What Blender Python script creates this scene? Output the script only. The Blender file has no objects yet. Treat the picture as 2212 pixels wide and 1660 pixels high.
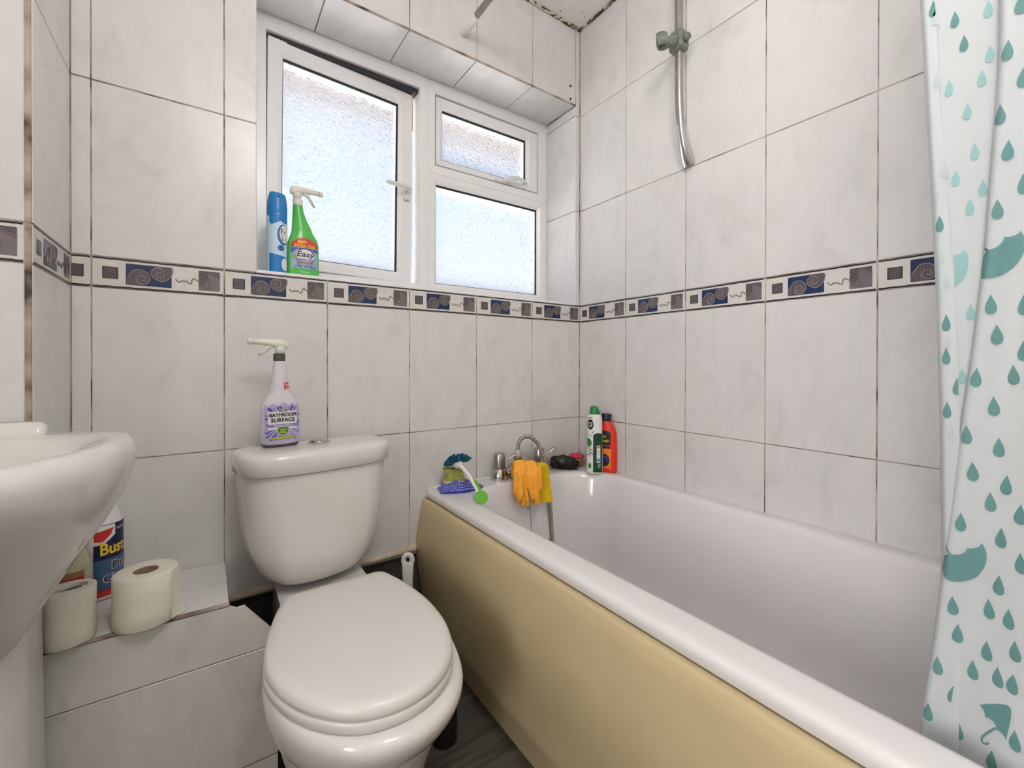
import bpy, bmesh, math, random
from mathutils import Vector, Matrix, noise
from mathutils.geometry import tessellate_polygon
random.seed(7)
PI = math.pi
SC = bpy.context.scene
COL = SC.collection

# ------------------------------------------------------------------ camera, sky, lamp, exposure
FPX = 941.81
cd = bpy.data.cameras.new('camera')
cam = bpy.data.objects.new('camera', cd)
COL.objects.link(cam)
cd.sensor_fit = 'HORIZONTAL'
cd.sensor_width = 36.0
cd.lens = FPX / 2212 * 36.0
cd.shift_y = -(830 - 787.913) / 2212
cd.clip_start = 0.01
EYE = 0.96
cam.matrix_world = Matrix((
    (0.820833, 0.000884, -0.571168, 0),
    (-0.571166, 0.003864, -0.820825, 0),
    (0.001482, 0.999992, 0.003676, EYE),
    (0, 0, 0, 1)))
SC.camera = cam

SC.view_settings.view_transform = 'Standard'
SC.view_settings.look = 'None'
SC.view_settings.gamma = 1.0
SC.view_settings.use_curve_mapping = False
SC.view_settings.exposure = 0.25

SKY_STRENGTH = 0.80
W = bpy.data.worlds.new('sky')
SC.world = W
W.use_nodes = True
wn = W.node_tree.nodes
wl = W.node_tree.links
wn.clear()
w_out = wn.new('ShaderNodeOutputWorld')
w_bg = wn.new('ShaderNodeBackground')
w_tc = wn.new('ShaderNodeTexCoord')
w_sep = wn.new('ShaderNodeSeparateXYZ')
w_ramp = wn.new('ShaderNodeValToRGB')
w_map = wn.new('ShaderNodeMapRange')
w_map.inputs[1].default_value = -1
w_map.inputs[2].default_value = 1
wl.new(w_tc.outputs['Generated'], w_sep.inputs[0])
wl.new(w_sep.outputs['Z'], w_map.inputs[0])
wl.new(w_map.outputs[0], w_ramp.inputs[0])
cr = w_ramp.color_ramp
cr.elements[0].position = 0.0
cr.elements[0].color = (0.34, 0.35, 0.34, 1)
cr.elements[1].position = 1.0
cr.elements[1].color = (0.33, 0.55, 0.95, 1)
for pos, c in ((0.485, (0.42, 0.42, 0.42, 1)), (0.505, (1.0, 0.99, 1.02, 1)), (0.585, (0.93, 0.95, 1.02, 1)), (0.68, (0.52, 0.74, 1.05, 1)), (0.76, (0.80, 0.88, 1.0, 1))):
    e = cr.elements.new(pos)
    e.color = c
wl.new(w_ramp.outputs[0], w_bg.inputs['Color'])
w_bg.inputs['Strength'].default_value = SKY_STRENGTH
wl.new(w_bg.outputs[0], w_out.inputs[0])

LAMP_GLOW = 41.0       # radiance of the opal ceiling globe in the middle of the room
LAMP_AT = (.22, -.10, 2.12)
sl_ = bpy.data.lights.new('sun', 'SUN')       # stands behind the house: it lights the paving outside, not the room
sl_.energy = 38.0
sl_.angle = math.radians(.6)
sl_.color = (1.0, .96, .90)
so_ = bpy.data.objects.new('sun', sl_)
COL.objects.link(so_)
so_.rotation_euler = (math.radians(42), 0, math.radians(14))
hl = bpy.data.lights.new('hall_daylight', 'AREA')      # added fill light, sent in through an unseen door in the far left wall
hl.shape = 'RECTANGLE'
hl.size, hl.size_y = 1.1, 1.8
hl.energy = 84.0
hl.color = (1.0, .985, .985)
ho = bpy.data.objects.new('hall_daylight', hl)
COL.objects.link(ho)
ho.location = (-2.25, -.35, 1.35)
ho.rotation_euler = (0, -PI / 2, 0)

# ------------------------------------------------------------------ room measures (metres)
XR, YW, ZC = 1.2952, 1.3593, 2.371
P = 0.2525
ZJ, ZB, ZT, ZU, ZV = 0.7315, 1.1323, 1.2030, 1.6031, 2.0043
ZLOW = 0.3305
XS, YS = -0.2525, 1.1035          # boxed-in corner
WX0, WX1, WZ0, WZ1 = 0.107, 1.271, 1.2115, 2.045
YF = 1.55                          # face of the window frame
XL, YB = -1.15, -0.95              # the rest of the room, behind the camera
XJ = [XR - .504 - P * i for i in range(-1, 5)]     # vertical joints of the window wall
YJ = [YW - .2489 - P * i for i in range(0, 9)]
RIM = 0.5365

# ------------------------------------------------------------------ materials
def srgb(r, g, b):
    f = lambda c: (c / 255) / 12.92 if c / 255 <= .04045 else ((c / 255 + .055) / 1.055) ** 2.4
    return (f(r), f(g), f(b))

def newmat(name):
    m = bpy.data.materials.new(name)
    m.use_nodes = True
    nt = m.node_tree
    return m, nt, nt.nodes, nt.links, nt.nodes['Principled BSDF']

def mat(name, col, rough=.5, metal=0.0, spec=.5, var=0.0, scale=20, bump=0.0, bscale=200, coat=0.0, trans=0.0, stretch=None, sss=0.0):
    m, nt, N, L, b = newmat(name)
    b.inputs['Base Color'].default_value = (*col, 1)
    b.inputs['Roughness'].default_value = rough
    b.inputs['Metallic'].default_value = metal
    b.inputs['Specular IOR Level'].default_value = spec
    b.inputs['Coat Weight'].default_value = coat
    b.inputs['Transmission Weight'].default_value = trans
    if sss:
        b.inputs['Subsurface Weight'].default_value = sss
        b.inputs['Subsurface Scale'].default_value = .01
    tc = N.new('ShaderNodeTexCoord')
    src = tc.outputs['Object']
    if stretch:
        mp = N.new('ShaderNodeMapping')
        mp.inputs['Scale'].default_value = stretch
        L.new(src, mp.inputs[0])
        src = mp.outputs[0]
    if var:
        n = N.new('ShaderNodeTexNoise')
        n.inputs['Scale'].default_value = scale
        n.inputs['Detail'].default_value = 5
        L.new(src, n.inputs['Vector'])
        r = N.new('ShaderNodeValToRGB')
        r.color_ramp.elements[0].position = .3
        r.color_ramp.elements[1].position = .7
        r.color_ramp.elements[0].color = (*[max(0, c * (1 - var)) for c in col], 1)
        r.color_ramp.elements[1].color = (*[min(1, c * (1 + var)) for c in col], 1)
        L.new(n.outputs['Fac'], r.inputs[0])
        L.new(r.outputs[0], b.inputs['Base Color'])
    if bump:
        n2 = N.new('ShaderNodeTexNoise')
        n2.inputs['Scale'].default_value = bscale
        n2.inputs['Detail'].default_value = 3
        L.new(src, n2.inputs['Vector'])
        bp = N.new('ShaderNodeBump')
        bp.inputs['Strength'].default_value = bump
        bp.inputs['Distance'].default_value = .002
        L.new(n2.outputs['Fac'], bp.inputs['Height'])
        L.new(bp.outputs[0], b.inputs['Normal'])
    return m

def tile_material(name, c0, c1, c2, rough):
    """marbled ceramic: cloudy veins, shifted from tile to tile"""
    m, nt, N, L, b = newmat(name)
    tc = N.new('ShaderNodeTexCoord')
    oi = N.new('ShaderNodeObjectInfo')
    mul = N.new('ShaderNodeVectorMath')
    mul.operation = 'SCALE'
    cmb = N.new('ShaderNodeCombineXYZ')
    for i in range(3):
        L.new(oi.outputs['Random'], cmb.inputs[i])
    L.new(cmb.outputs[0], mul.inputs[0])
    mul.inputs['Scale'].default_value = 40
    add = N.new('ShaderNodeVectorMath')
    L.new(tc.outputs['Object'], add.inputs[0])
    L.new(mul.outputs[0], add.inputs[1])
    mp = N.new('ShaderNodeMapping')
    mp.inputs['Rotation'].default_value = (.2, .5, .3)
    mp.inputs['Scale'].default_value = (1.5, 1.5, .8)
    L.new(add.outputs[0], mp.inputs[0])
    n1 = N.new('ShaderNodeTexNoise')
    n1.inputs['Scale'].default_value = 7
    n1.inputs['Detail'].default_value = 8
    n1.inputs['Roughness'].default_value = .62
    n1.inputs['Distortion'].default_value = 1.2
    L.new(mp.outputs[0], n1.inputs['Vector'])
    r = N.new('ShaderNodeValToRGB')
    r.color_ramp.elements[0].position = .30
    r.color_ramp.elements[0].color = (*c0, 1)
    r.color_ramp.elements[1].position = .60
    r.color_ramp.elements[1].color = (*c2, 1)
    e = r.color_ramp.elements.new(.44)
    e.color = (*c1, 1)
    L.new(n1.outputs['Fac'], r.inputs[0])
    L.new(r.outputs[0], b.inputs['Base Color'])
    b.inputs['Roughness'].default_value = rough
    b.inputs['Specular IOR Level'].default_value = .45
    n2 = N.new('ShaderNodeTexNoise')
    n2.inputs['Scale'].default_value = 9
    L.new(add.outputs[0], n2.inputs['Vector'])
    bp = N.new('ShaderNodeBump')
    bp.inputs['Strength'].default_value = .06
    bp.inputs['Distance'].default_value = .004
    L.new(n2.outputs['Fac'], bp.inputs['Height'])
    L.new(bp.outputs[0], b.inputs['Normal'])
    return m

def grout_material():
    m, nt, N, L, b = newmat('grout')
    tc = N.new('ShaderNodeTexCoord')
    n = N.new('ShaderNodeTexNoise')
    n.inputs['Scale'].default_value = 14
    n.inputs['Detail'].default_value = 6
    L.new(tc.outputs['Object'], n.inputs['Vector'])
    r = N.new('ShaderNodeValToRGB')
    r.color_ramp.elements[0].position = .36
    r.color_ramp.elements[0].color = (.075, .05, .035, 1)
    r.color_ramp.elements[1].position = .62
    r.color_ramp.elements[1].color = (.50, .43, .38, 1)
    e = r.color_ramp.elements.new(.47)
    e.color = (.33, .26, .22, 1)
    L.new(n.outputs['Fac'], r.inputs[0])
    L.new(r.outputs[0], b.inputs['Base Color'])
    b.inputs['Roughness'].default_value = .9
    return m

def speckled(name, base, speck, thr, scale):
    """paint with spots of mould, thickest where the two walls meet the ceiling"""
    m, nt, N, L, b = newmat(name)
    tc = N.new('ShaderNodeTexCoord')
    n = N.new('ShaderNodeTexNoise')
    n.inputs['Scale'].default_value = scale
    n.inputs['Detail'].default_value = 3
    L.new(tc.outputs['Object'], n.inputs['Vector'])
    d = N.new('ShaderNodeVectorMath')
    d.operation = 'LENGTH'
    L.new(tc.outputs['Object'], d.inputs[0])
    mr = N.new('ShaderNodeMapRange')
    mr.inputs[1].default_value = 0
    mr.inputs[2].default_value = .7
    mr.inputs[3].default_value = thr - .06
    mr.inputs[4].default_value = thr + .10
    L.new(d.outputs['Value'], mr.inputs[0])
    gt = N.new('ShaderNodeMath')
    gt.operation = 'SUBTRACT'
    L.new(n.outputs['Fac'], gt.inputs[0])
    L.new(mr.outputs[0], gt.inputs[1])
    sc = N.new('ShaderNodeMath')
    sc.operation = 'MULTIPLY'
    sc.use_clamp = True
    sc.inputs[1].default_value = 25
    L.new(gt.outputs[0], sc.inputs[0])
    mx = N.new('ShaderNodeMix')
    mx.data_type = 'RGBA'
    mx.inputs[6].default_value = (*base, 1)
    mx.inputs[7].default_value = (*speck, 1)
    L.new(sc.outputs[0], mx.inputs[0])
    L.new(mx.outputs[2], b.inputs['Base Color'])
    b.inputs['Roughness'].default_value = .8
    return m

def pane_material():
    """rippled obscure glass: part clear, part scattering"""
    m, nt, N, L, b = newmat('obscure_glass')
    N.remove(b)
    out = N['Material Output']
    tc = N.new('ShaderNodeTexCoord')
    mp = N.new('ShaderNodeMapping')
    mp.inputs['Scale'].default_value = (1, 1, 1.25)
    L.new(tc.outputs['Object'], mp.inputs[0])
    n = N.new('ShaderNodeTexNoise')
    n.inputs['Scale'].default_value = 70
    n.inputs['Detail'].default_value = .6
    n.inputs['Distortion'].default_value = .5
    L.new(mp.outputs[0], n.inputs['Vector'])
    bp = N.new('ShaderNodeBump')
    bp.inputs['Strength'].default_value = 1.0
    bp.inputs['Distance'].default_value = .006
    L.new(n.outputs['Fac'], bp.inputs['Height'])
    ref = N.new('ShaderNodeBsdfRefraction')
    ref.inputs['IOR'].default_value = 1.35
    ref.inputs['Roughness'].default_value = .12
    ref.inputs['Color'].default_value = (.95, .97, 1, 1)
    L.new(bp.outputs[0], ref.inputs['Normal'])
    tr = N.new('ShaderNodeBsdfTranslucent')
    tr.inputs['Color'].default_value = (.93, .95, 1, 1)
    L.new(bp.outputs[0], tr.inputs['Normal'])
    tp = N.new('ShaderNodeBsdfTransparent')
    tp.inputs['Color'].default_value = (.92, .95, 1, 1)
    gl = N.new('ShaderNodeBsdfGlossy')
    gl.inputs['Roughness'].default_value = .08
    L.new(bp.outputs[0], gl.inputs['Normal'])
    m1 = N.new('ShaderNodeMixShader')
    m1.inputs[0].default_value = .16
    L.new(ref.outputs[0], m1.inputs[1])
    L.new(tr.outputs[0], m1.inputs[2])
    m2 = N.new('ShaderNodeMixShader')
    m2.inputs[0].default_value = .30
    L.new(m1.outputs[0], m2.inputs[1])
    L.new(tp.outputs[0], m2.inputs[2])
    m3 = N.new('ShaderNodeMixShader')
    m3.inputs[0].default_value = .05
    L.new(m2.outputs[0], m3.inputs[1])
    L.new(gl.outputs[0], m3.inputs[2])
    L.new(m3.outputs[0], out.inputs[0])
    return m

def fabric_material(name, col, tfac=.35, rough=.6):
    m, nt, N, L, b = newmat(name)
    out = N['Material Output']
    b.inputs['Base Color'].default_value = (*col, 1)
    b.inputs['Roughness'].default_value = rough
    tr = N.new('ShaderNodeBsdfTranslucent')
    tr.inputs['Color'].default_value = (*col, 1)
    mx = N.new('ShaderNodeMixShader')
    mx.inputs[0].default_value = tfac
    L.new(b.outputs[0], mx.inputs[1])
    L.new(tr.outputs[0], mx.inputs[2])
    L.new(mx.outputs[0], out.inputs[0])
    return m

M = {}
M['tile'] = tile_material('tile_glaze', (.61, .593, .595), (.668, .651, .652), (.70, .683, .685), .30)
M['tile_low'] = tile_material('tile_glaze_boxing', (.48, .47, .44), (.55, .535, .505), (.59, .575, .545), .3)  # boxing front: wall glaze darkened, its shade put into the colour
M['biscuit'] = mat('border_glaze', (.66, .635, .61), .35, var=.04, scale=60)
M['grout'] = grout_material()
M['plaster'] = mat('wall_paint', (.62, .59, .55), .8, var=.05, scale=4, bump=.1, bscale=80)
M['dirty'] = mat('bare_wall', (.055, .05, .042), .9, var=.5, scale=9, bump=.4, bscale=60)  # bare wall below the tiles, mostly shadow painted as near-black
M['ceiling'] = speckled('ceiling_paint', (.93, .91, .88), (.10, .07, .04), .70, 85)
M['sealant'] = speckled('sealant', (.62, .56, .46), (.06, .05, .02), .50, 60)
M['upvc'] = mat('white_frame', (.82, .815, .83), .28, spec=.5)
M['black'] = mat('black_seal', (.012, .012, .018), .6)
M['glass'] = pane_material()
M['ceramic'] = mat('white_ceramic', (.70, .675, .66), .1, spec=.55, coat=.25)
M['ceramic_basin'] = mat('white_basin_ceramic', (.70, .69, .66), .1, spec=.55, coat=.3)
M['seatplastic'] = mat('white_seat_plastic', (.71, .68, .66), .28, spec=.5)
M['acrylic'] = mat('white_bath_acrylic', (.72, .70, .71), .14, spec=.5, coat=.15)
M['panel'] = mat('beige_panel', srgb(190, 173, 136), .38, var=.05, scale=6)
M['chrome'] = mat('chrome', (.55, .54, .55), .14, metal=1)
M['chrome_dull'] = mat('dull_chrome', (.42, .40, .38), .3, metal=1, var=.15, scale=40)
M['hose'] = mat('hose_metal', (.36, .32, .27), .3, metal=1)
M['cap_white'] = mat('white_cap', (.74, .73, .71), .4)
M['grey_green'] = mat('grey_holder', (.17, .19, .165), .4, var=.3, scale=30)
M['floor'] = mat('dark_vinyl', (.085, .078, .066), .5, var=.55, scale=16, bump=.15, bscale=60, stretch=(.35, 3.0, 1))
M['white'] = mat('white_plastic', (.76, .755, .74), .35)
M['clearwhite'] = mat('milky_plastic', (.72, .71, .64), .3, sss=.2)
M['paper'] = mat('tissue_paper', (.74, .70, .61), .95, spec=.1, bump=.5, bscale=150)
M['card'] = mat('cardboard', (.30, .22, .14), .9)
M['curtain'] = fabric_material('curtain_fabric', (.71, .745, .765), .38)
M['teal'] = fabric_material('teal_print', (.15, .325, .32), .3)
M['teal_light'] = fabric_material('pale_teal_print', (.36, .60, .60), .3)
M['teal_blur'] = fabric_material('faint_print', (.62, .685, .70), .34)
M['navy'] = mat('navy_glaze', (.012, .028, .095), .22)
M['mauve'] = mat('mauve_glaze', (.175, .145, .155), .3)
M['charcoal'] = mat('charcoal_glaze', (.055, .05, .055), .3)
M['ridge'] = mat('ridge_glaze', (.28, .24, .24), .22)
M['ink'] = mat('line_glaze', (.012, .010, .022), .3)
M['b_blue'] = mat('blue_plastic', srgb(24, 120, 190), .3)
M['b_blue_d'] = mat('deep_blue_print', srgb(18, 100, 170), .35)
M['b_sky'] = mat('pale_blue_print', srgb(196, 218, 240), .35)
M['b_green'] = mat('green_liquid', srgb(84, 184, 84), .25, sss=.15)
M['p_red'] = mat('red_print', srgb(200, 45, 40), .4)
M['p_orange'] = mat('orange_print', srgb(235, 120, 30), .4)
M['p_yellow'] = mat('yellow_print', srgb(240, 200, 50), .4)
M['p_navy'] = mat('navy_print', srgb(18, 26, 72), .4)
M['p_blue'] = mat('blue_print', srgb(52, 92, 170), .4)
M['p_steel'] = mat('steel_blue_print', srgb(70, 98, 135), .4)
M['p_sil'] = mat('silver_blue_print', srgb(150, 175, 205), .4)
M['p_white'] = mat('white_print', srgb(225, 225, 225), .4)
M['p_black'] = mat('black_print', srgb(16, 16, 20), .4)
M['p_lime'] = mat('lime_print', srgb(140, 170, 45), .4)
M['p_green'] = mat('green_print', srgb(50, 125, 55), .4)
M['p_dgreen'] = mat('dark_green_print', srgb(12, 62, 34), .35)
M['p_purple'] = mat('purple_print', srgb(132, 122, 190), .4)
M['p_lilac'] = mat('lilac_print', srgb(178, 168, 205), .4)
M['p_indigo'] = mat('indigo_print', srgb(72, 74, 158), .4)
M['bottle_lilac'] = mat('clear_lilac_bottle', srgb(214, 210, 218), .25, sss=.1)
M['darkgrey'] = mat('dark_grey_plastic', (.075, .07, .07), .4)
M['cif_green'] = mat('green_cap', srgb(22, 118, 58), .35)
M['orange'] = mat('orange_bottle', srgb(222, 46, 16), .35)
M['navycap'] = mat('navy_cap', srgb(16, 20, 56), .4)
M['glove'] = mat('orange_rubber', srgb(246, 168, 44), .55, var=.08, scale=60)
M['yellowcloth'] = mat('yellow_cloth', srgb(222, 186, 20), .9, var=.1, scale=50, bump=.4, bscale=300)
M['teal_bristle'] = mat('teal_bristle', srgb(16, 98, 128), .5, var=.3, scale=120)
M['limegreen'] = mat('lime_plastic', srgb(92, 172, 42), .35)
M['olive'] = mat('olive_sponge', srgb(158, 160, 86), .95, var=.18, scale=90, bump=.6, bscale=300)
M['sponge_pale'] = mat('pale_sponge', srgb(205, 200, 165), .95, bump=.5, bscale=300)
M['wire'] = mat('dark_steel_wool', (.03, .028, .024), .45, metal=.4)
M['tan'] = mat('tan_card_tub', srgb(168, 122, 82), .6, var=.1, scale=60)
M['pink'] = mat('pink_net', srgb(205, 62, 92), .8, var=.2, scale=120)
M['nut'] = mat('worn_nut', (.46, .42, .36), .45)
M['eave'] = mat('eaves_board', (.34, .29, .27), .7, var=.1, scale=6)
M['paving'] = mat('pale_paving', (.60, .575, .53), .9, var=.08, scale=.8)
M['pipe'] = mat('cream_pipe_paint', (.56, .49, .38), .55, var=.15, scale=25)
M['blackplastic'] = mat('black_bottle_plastic', (.008, .008, .009), .35)
M['lampglass'] = mat('opal_shade', (.8, .78, .74), .4)
M['wood'] = mat('door_paint', (.66, .64, .60), .5)

# ------------------------------------------------------------------ mesh builder
class MB:
    def __init__(s):
        s.v, s.f, s.m, s.sm = [], [], [], []
    def add(s, v, f, m=0, smooth=False):
        o = len(s.v)
        s.v += [tuple(p) for p in v]
        s.f += [tuple(i + o for i in q) for q in f]
        s.m += [m] * len(f)
        s.sm += [smooth] * len(f)
        return s
    def box(s, x0, x1, y0, y1, z0, z1, b=0.0, m=0):
        if b <= 0:
            v = [(x, y, z) for x in (x0, x1) for y in (y0, y1) for z in (z0, z1)]
            f = [(0, 1, 3, 2), (4, 6, 7, 5), (0, 4, 5, 1), (2, 3, 7, 6), (0, 2, 6, 4), (1, 5, 7, 3)]
            return s.add(v, f, m)
        bm = bmesh.new()
        r = bmesh.ops.create_cube(bm, size=1)
        for q in r['verts']:
            q.co = ((x0 + x1) / 2 + q.co.x * (x1 - x0), (y0 + y1) / 2 + q.co.y * (y1 - y0), (z0 + z1) / 2 + q.co.z * (z1 - z0))
        bmesh.ops.bevel(bm, geom=list(bm.edges), offset=b, segments=2, affect='EDGES')
        return s.frombm(bm, m)
    def frombm(s, bm, m=0, smooth=False):
        bm.verts.index_update()
        s.add([q.co for q in bm.verts], [tuple(x.index for x in q.verts) for q in bm.faces], m, smooth)
        bm.free()
        return s
    def loft(s, rings, c0=True, c1=True, m=0, smooth=True, closed=True):
        n = len(rings[0])
        v = [p for r in rings for p in r]
        f = []
        for i in range(len(rings) - 1):
            for k in range(n if closed else n - 1):
                k2 = (k + 1) % n
                f.append((i * n + k, i * n + k2, (i + 1) * n + k2, (i + 1) * n + k))
        s.add(v, f, m, smooth)
        if c0:
            s.add(rings[0], [tuple(reversed(range(n)))], m, smooth)
        if c1:
            s.add(rings[-1], [tuple(range(n))], m, smooth)
        return s
    def lathe(s, prof, c=(0, 0, 0), n=32, m=0, smooth=True, caps=True):
        rings = [[(c[0] + r * math.cos(2 * PI * k / n), c[1] + r * math.sin(2 * PI * k / n), c[2] + z) for k in range(n)] for r, z in prof]
        return s.loft(rings, caps, caps, m, smooth)
    def tube(s, path, r, n=12, m=0, smooth=True, flat=1.0):
        pts = [Vector(p) for p in path]
        rs = r if isinstance(r, (list, tuple)) else [r] * len(pts)
        up = Vector((0, 0, 1))
        t0 = (pts[1] - pts[0]).normalized()
        if abs(t0.dot(up)) > .95:
            up = Vector((1, 0, 0))
        u = t0.cross(up).normalized()
        rings = []
        for i, p in enumerate(pts):
            t = (pts[min(i + 1, len(pts) - 1)] - pts[max(i - 1, 0)]).normalized()
            u = (u - t * u.dot(t)).normalized()
            w = t.cross(u)
            rings.append([p + (u * math.cos(2 * PI * k / n) + w * math.sin(2 * PI * k / n) * flat) * rs[i] for k in range(n)])
        return s.loft(rings, True, True, m, smooth)
    def grid(s, fn, nu, nv, m=0, smooth=True):
        v = [fn(i / nu, j / nv) for j in range(nv + 1) for i in range(nu + 1)]
        f = [(j * (nu + 1) + i, j * (nu + 1) + i + 1, (j + 1) * (nu + 1) + i + 1, (j + 1) * (nu + 1) + i) for j in range(nv) for i in range(nu)]
        return s.add(v, f, m, smooth)
    def xf(s, M4):
        s.v = [tuple(M4 @ Vector(p)) for p in s.v]
        return s
    def mesh(s, name, mats):
        me = bpy.data.meshes.new(name)
        me.from_pydata(s.v, [], s.f)
        for q in (mats if isinstance(mats, (list, tuple)) else [mats]):
            me.materials.append(q)
        me.polygons.foreach_set('material_index', s.m)
        me.polygons.foreach_set('use_smooth', s.sm)
        me.update()
        return me
    def build(s, name, mats, parent=None, loc=(0, 0, 0), sharp=None, solid=0, fix=True):
        """verts are world coordinates when parent carries no rotation: they are rebased on loc / on the parent"""
        base = Vector(loc) + (Vector(parent['base']) if parent and 'base' in parent else Vector((0, 0, 0)))
        if base.length:
            s.v = [(p[0] - base.x, p[1] - base.y, p[2] - base.z) for p in s.v]
        me = s.mesh(name, mats)
        if fix:
            bm = bmesh.new()
            bm.from_mesh(me)
            bmesh.ops.remove_doubles(bm, verts=bm.verts, dist=1e-6)
            bmesh.ops.recalc_face_normals(bm, faces=bm.faces)
            bm.to_mesh(me)
            bm.free()
        if sharp is not None:
            me.set_sharp_from_angle(angle=math.radians(sharp))
        o = bpy.data.objects.new(name, me)
        COL.objects.link(o)
        o.location = loc
        if parent:
            o.parent = parent
        return o

def tag(o, label, cat, group=None, kind=None):
    if label:
        o['label'] = label
    if cat:
        o['category'] = cat
    if group:
        o['group'] = group
    if kind:
        o['kind'] = kind
    return o

def thing(name, label, cat, loc, rz=0, group=None, world=False):
    o = bpy.data.objects.new(name, None)
    COL.objects.link(o)
    o.empty_display_size = .05
    o.location = loc
    o.rotation_euler = (0, 0, rz)
    if world:
        o['base'] = loc
    return tag(o, label, cat, group)

def structure(name, loc=(0, 0, 0)):
    o = bpy.data.objects.new(name, None)
    COL.objects.link(o)
    o['kind'] = 'structure'
    return o

def catmull(pts, n=8, closed=False):
    out = []
    N = len(pts)
    pv = [Vector(p) for p in pts]
    rng = range(N if closed else N - 1)
    for i in rng:
        if closed:
            a, b, c, d = pv[(i - 1) % N], pv[i], pv[(i + 1) % N], pv[(i + 2) % N]
        else:
            a, b, c, d = pv[max(i - 1, 0)], pv[i], pv[i + 1], pv[min(i + 2, N - 1)]
        for k in range(n):
            t = k / n
            out.append(.5 * ((2 * b) + (c - a) * t + (2 * a - 5 * b + 4 * c - d) * t * t + (3 * b - a - 3 * c + d) * t ** 3))
    if not closed:
        out.append(pv[-1])
    return out

def rrect(x0, x1, y0, y1, z, r, n=8):
    """rounded rectangle, r = radii at (x0y0, x1y0, x1y1, x0y1)"""
    if not isinstance(r, (list, tuple)):
        r = [r] * 4
    out = []
    for (cx, cy, a0), q in zip(((x0, y0, PI), (x1, y0, 1.5 * PI), (x1, y1, 0), (x0, y1, .5 * PI)), r):
        sx = 1 if cx == x0 else -1
        sy = 1 if cy == y0 else -1
        for k in range(n + 1):
            a = a0 + PI / 2 * k / n
            out.append((cx + sx * q + q * math.cos(a), cy + sy * q + q * math.sin(a), z))
    return out

def smooth_interp(x, xs, ys):
    if x <= xs[0]:
        return ys[0]
    for i in range(len(xs) - 1):
        if x <= xs[i + 1]:
            t = (x - xs[i]) / (xs[i + 1] - xs[i])
            return ys[i] + (ys[i + 1] - ys[i]) * t
    return ys[-1]

# ------------------------------------------------------------------ flat print on curved surfaces
DEPS = None
_tc = {}
def text_mesh(s, bold=.0):
    k = (s, bold)
    if k in _tc:
        return _tc[k]
    c = bpy.data.curves.new('lettering', 'FONT')
    c.body = s
    c.size = 1
    c.resolution_u = 3
    c.offset = bold
    o = bpy.data.objects.new('lettering', c)
    COL.objects.link(o)
    dg = bpy.context.evaluated_depsgraph_get()
    me = bpy.data.meshes.new_from_object(o.evaluated_get(dg))
    v = [(p.co.x, p.co.y) for p in me.vertices]
    f = [tuple(p.vertices) for p in me.polygons]
    bpy.data.objects.remove(o)
    bpy.data.curves.remove(c)
    bpy.data.meshes.remove(me)
    x0, x1 = min(p[0] for p in v), max(p[0] for p in v)
    y0, y1 = min(p[1] for p in v), max(p[1] for p in v)
    v = [((p[0] - (x0 + x1) / 2) / (x1 - x0), (p[1] - (y0 + y1) / 2) / (y1 - y0)) for p in v]
    _tc[k] = (v, f)
    return _tc[k]

def poly_mesh(pts, cell=.006):
    """fill an outline and cut it fine enough to follow a curve"""
    tris = tessellate_polygon([[Vector((p[0], p[1], 0)) for p in pts]])
    bm = bmesh.new()
    vs = [bm.verts.new((p[0], p[1], 0)) for p in pts]
    for t in tris:
        try:
            bm.faces.new([vs[i] for i in t])
        except ValueError:
            pass
    for it in range(5):
        le = [e for e in bm.edges if e.calc_length() > cell]
        if not le:
            break
        bmesh.ops.subdivide_edges(bm, edges=le, cuts=1)
        bmesh.ops.triangulate(bm, faces=[f for f in bm.faces if len(f.verts) > 3])
    bm.verts.index_update()
    v = [(p.co.x, p.co.y) for p in bm.verts]
    f = [tuple(q.index for q in x.verts) for x in bm.faces]
    bm.free()
    return v, f

def ell(cx, cy, rx, ry, n=28, a0=0, a1=2 * PI):
    return [(cx + rx * math.cos(a0 + (a1 - a0) * k / n), cy + ry * math.sin(a0 + (a1 - a0) * k / n)) for k in range(n)]

def rr2(x0, x1, y0, y1, r=.001):
    return [(p[0], p[1]) for p in rrect(x0, x1, y0, y1, 0, r, 3)]

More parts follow.
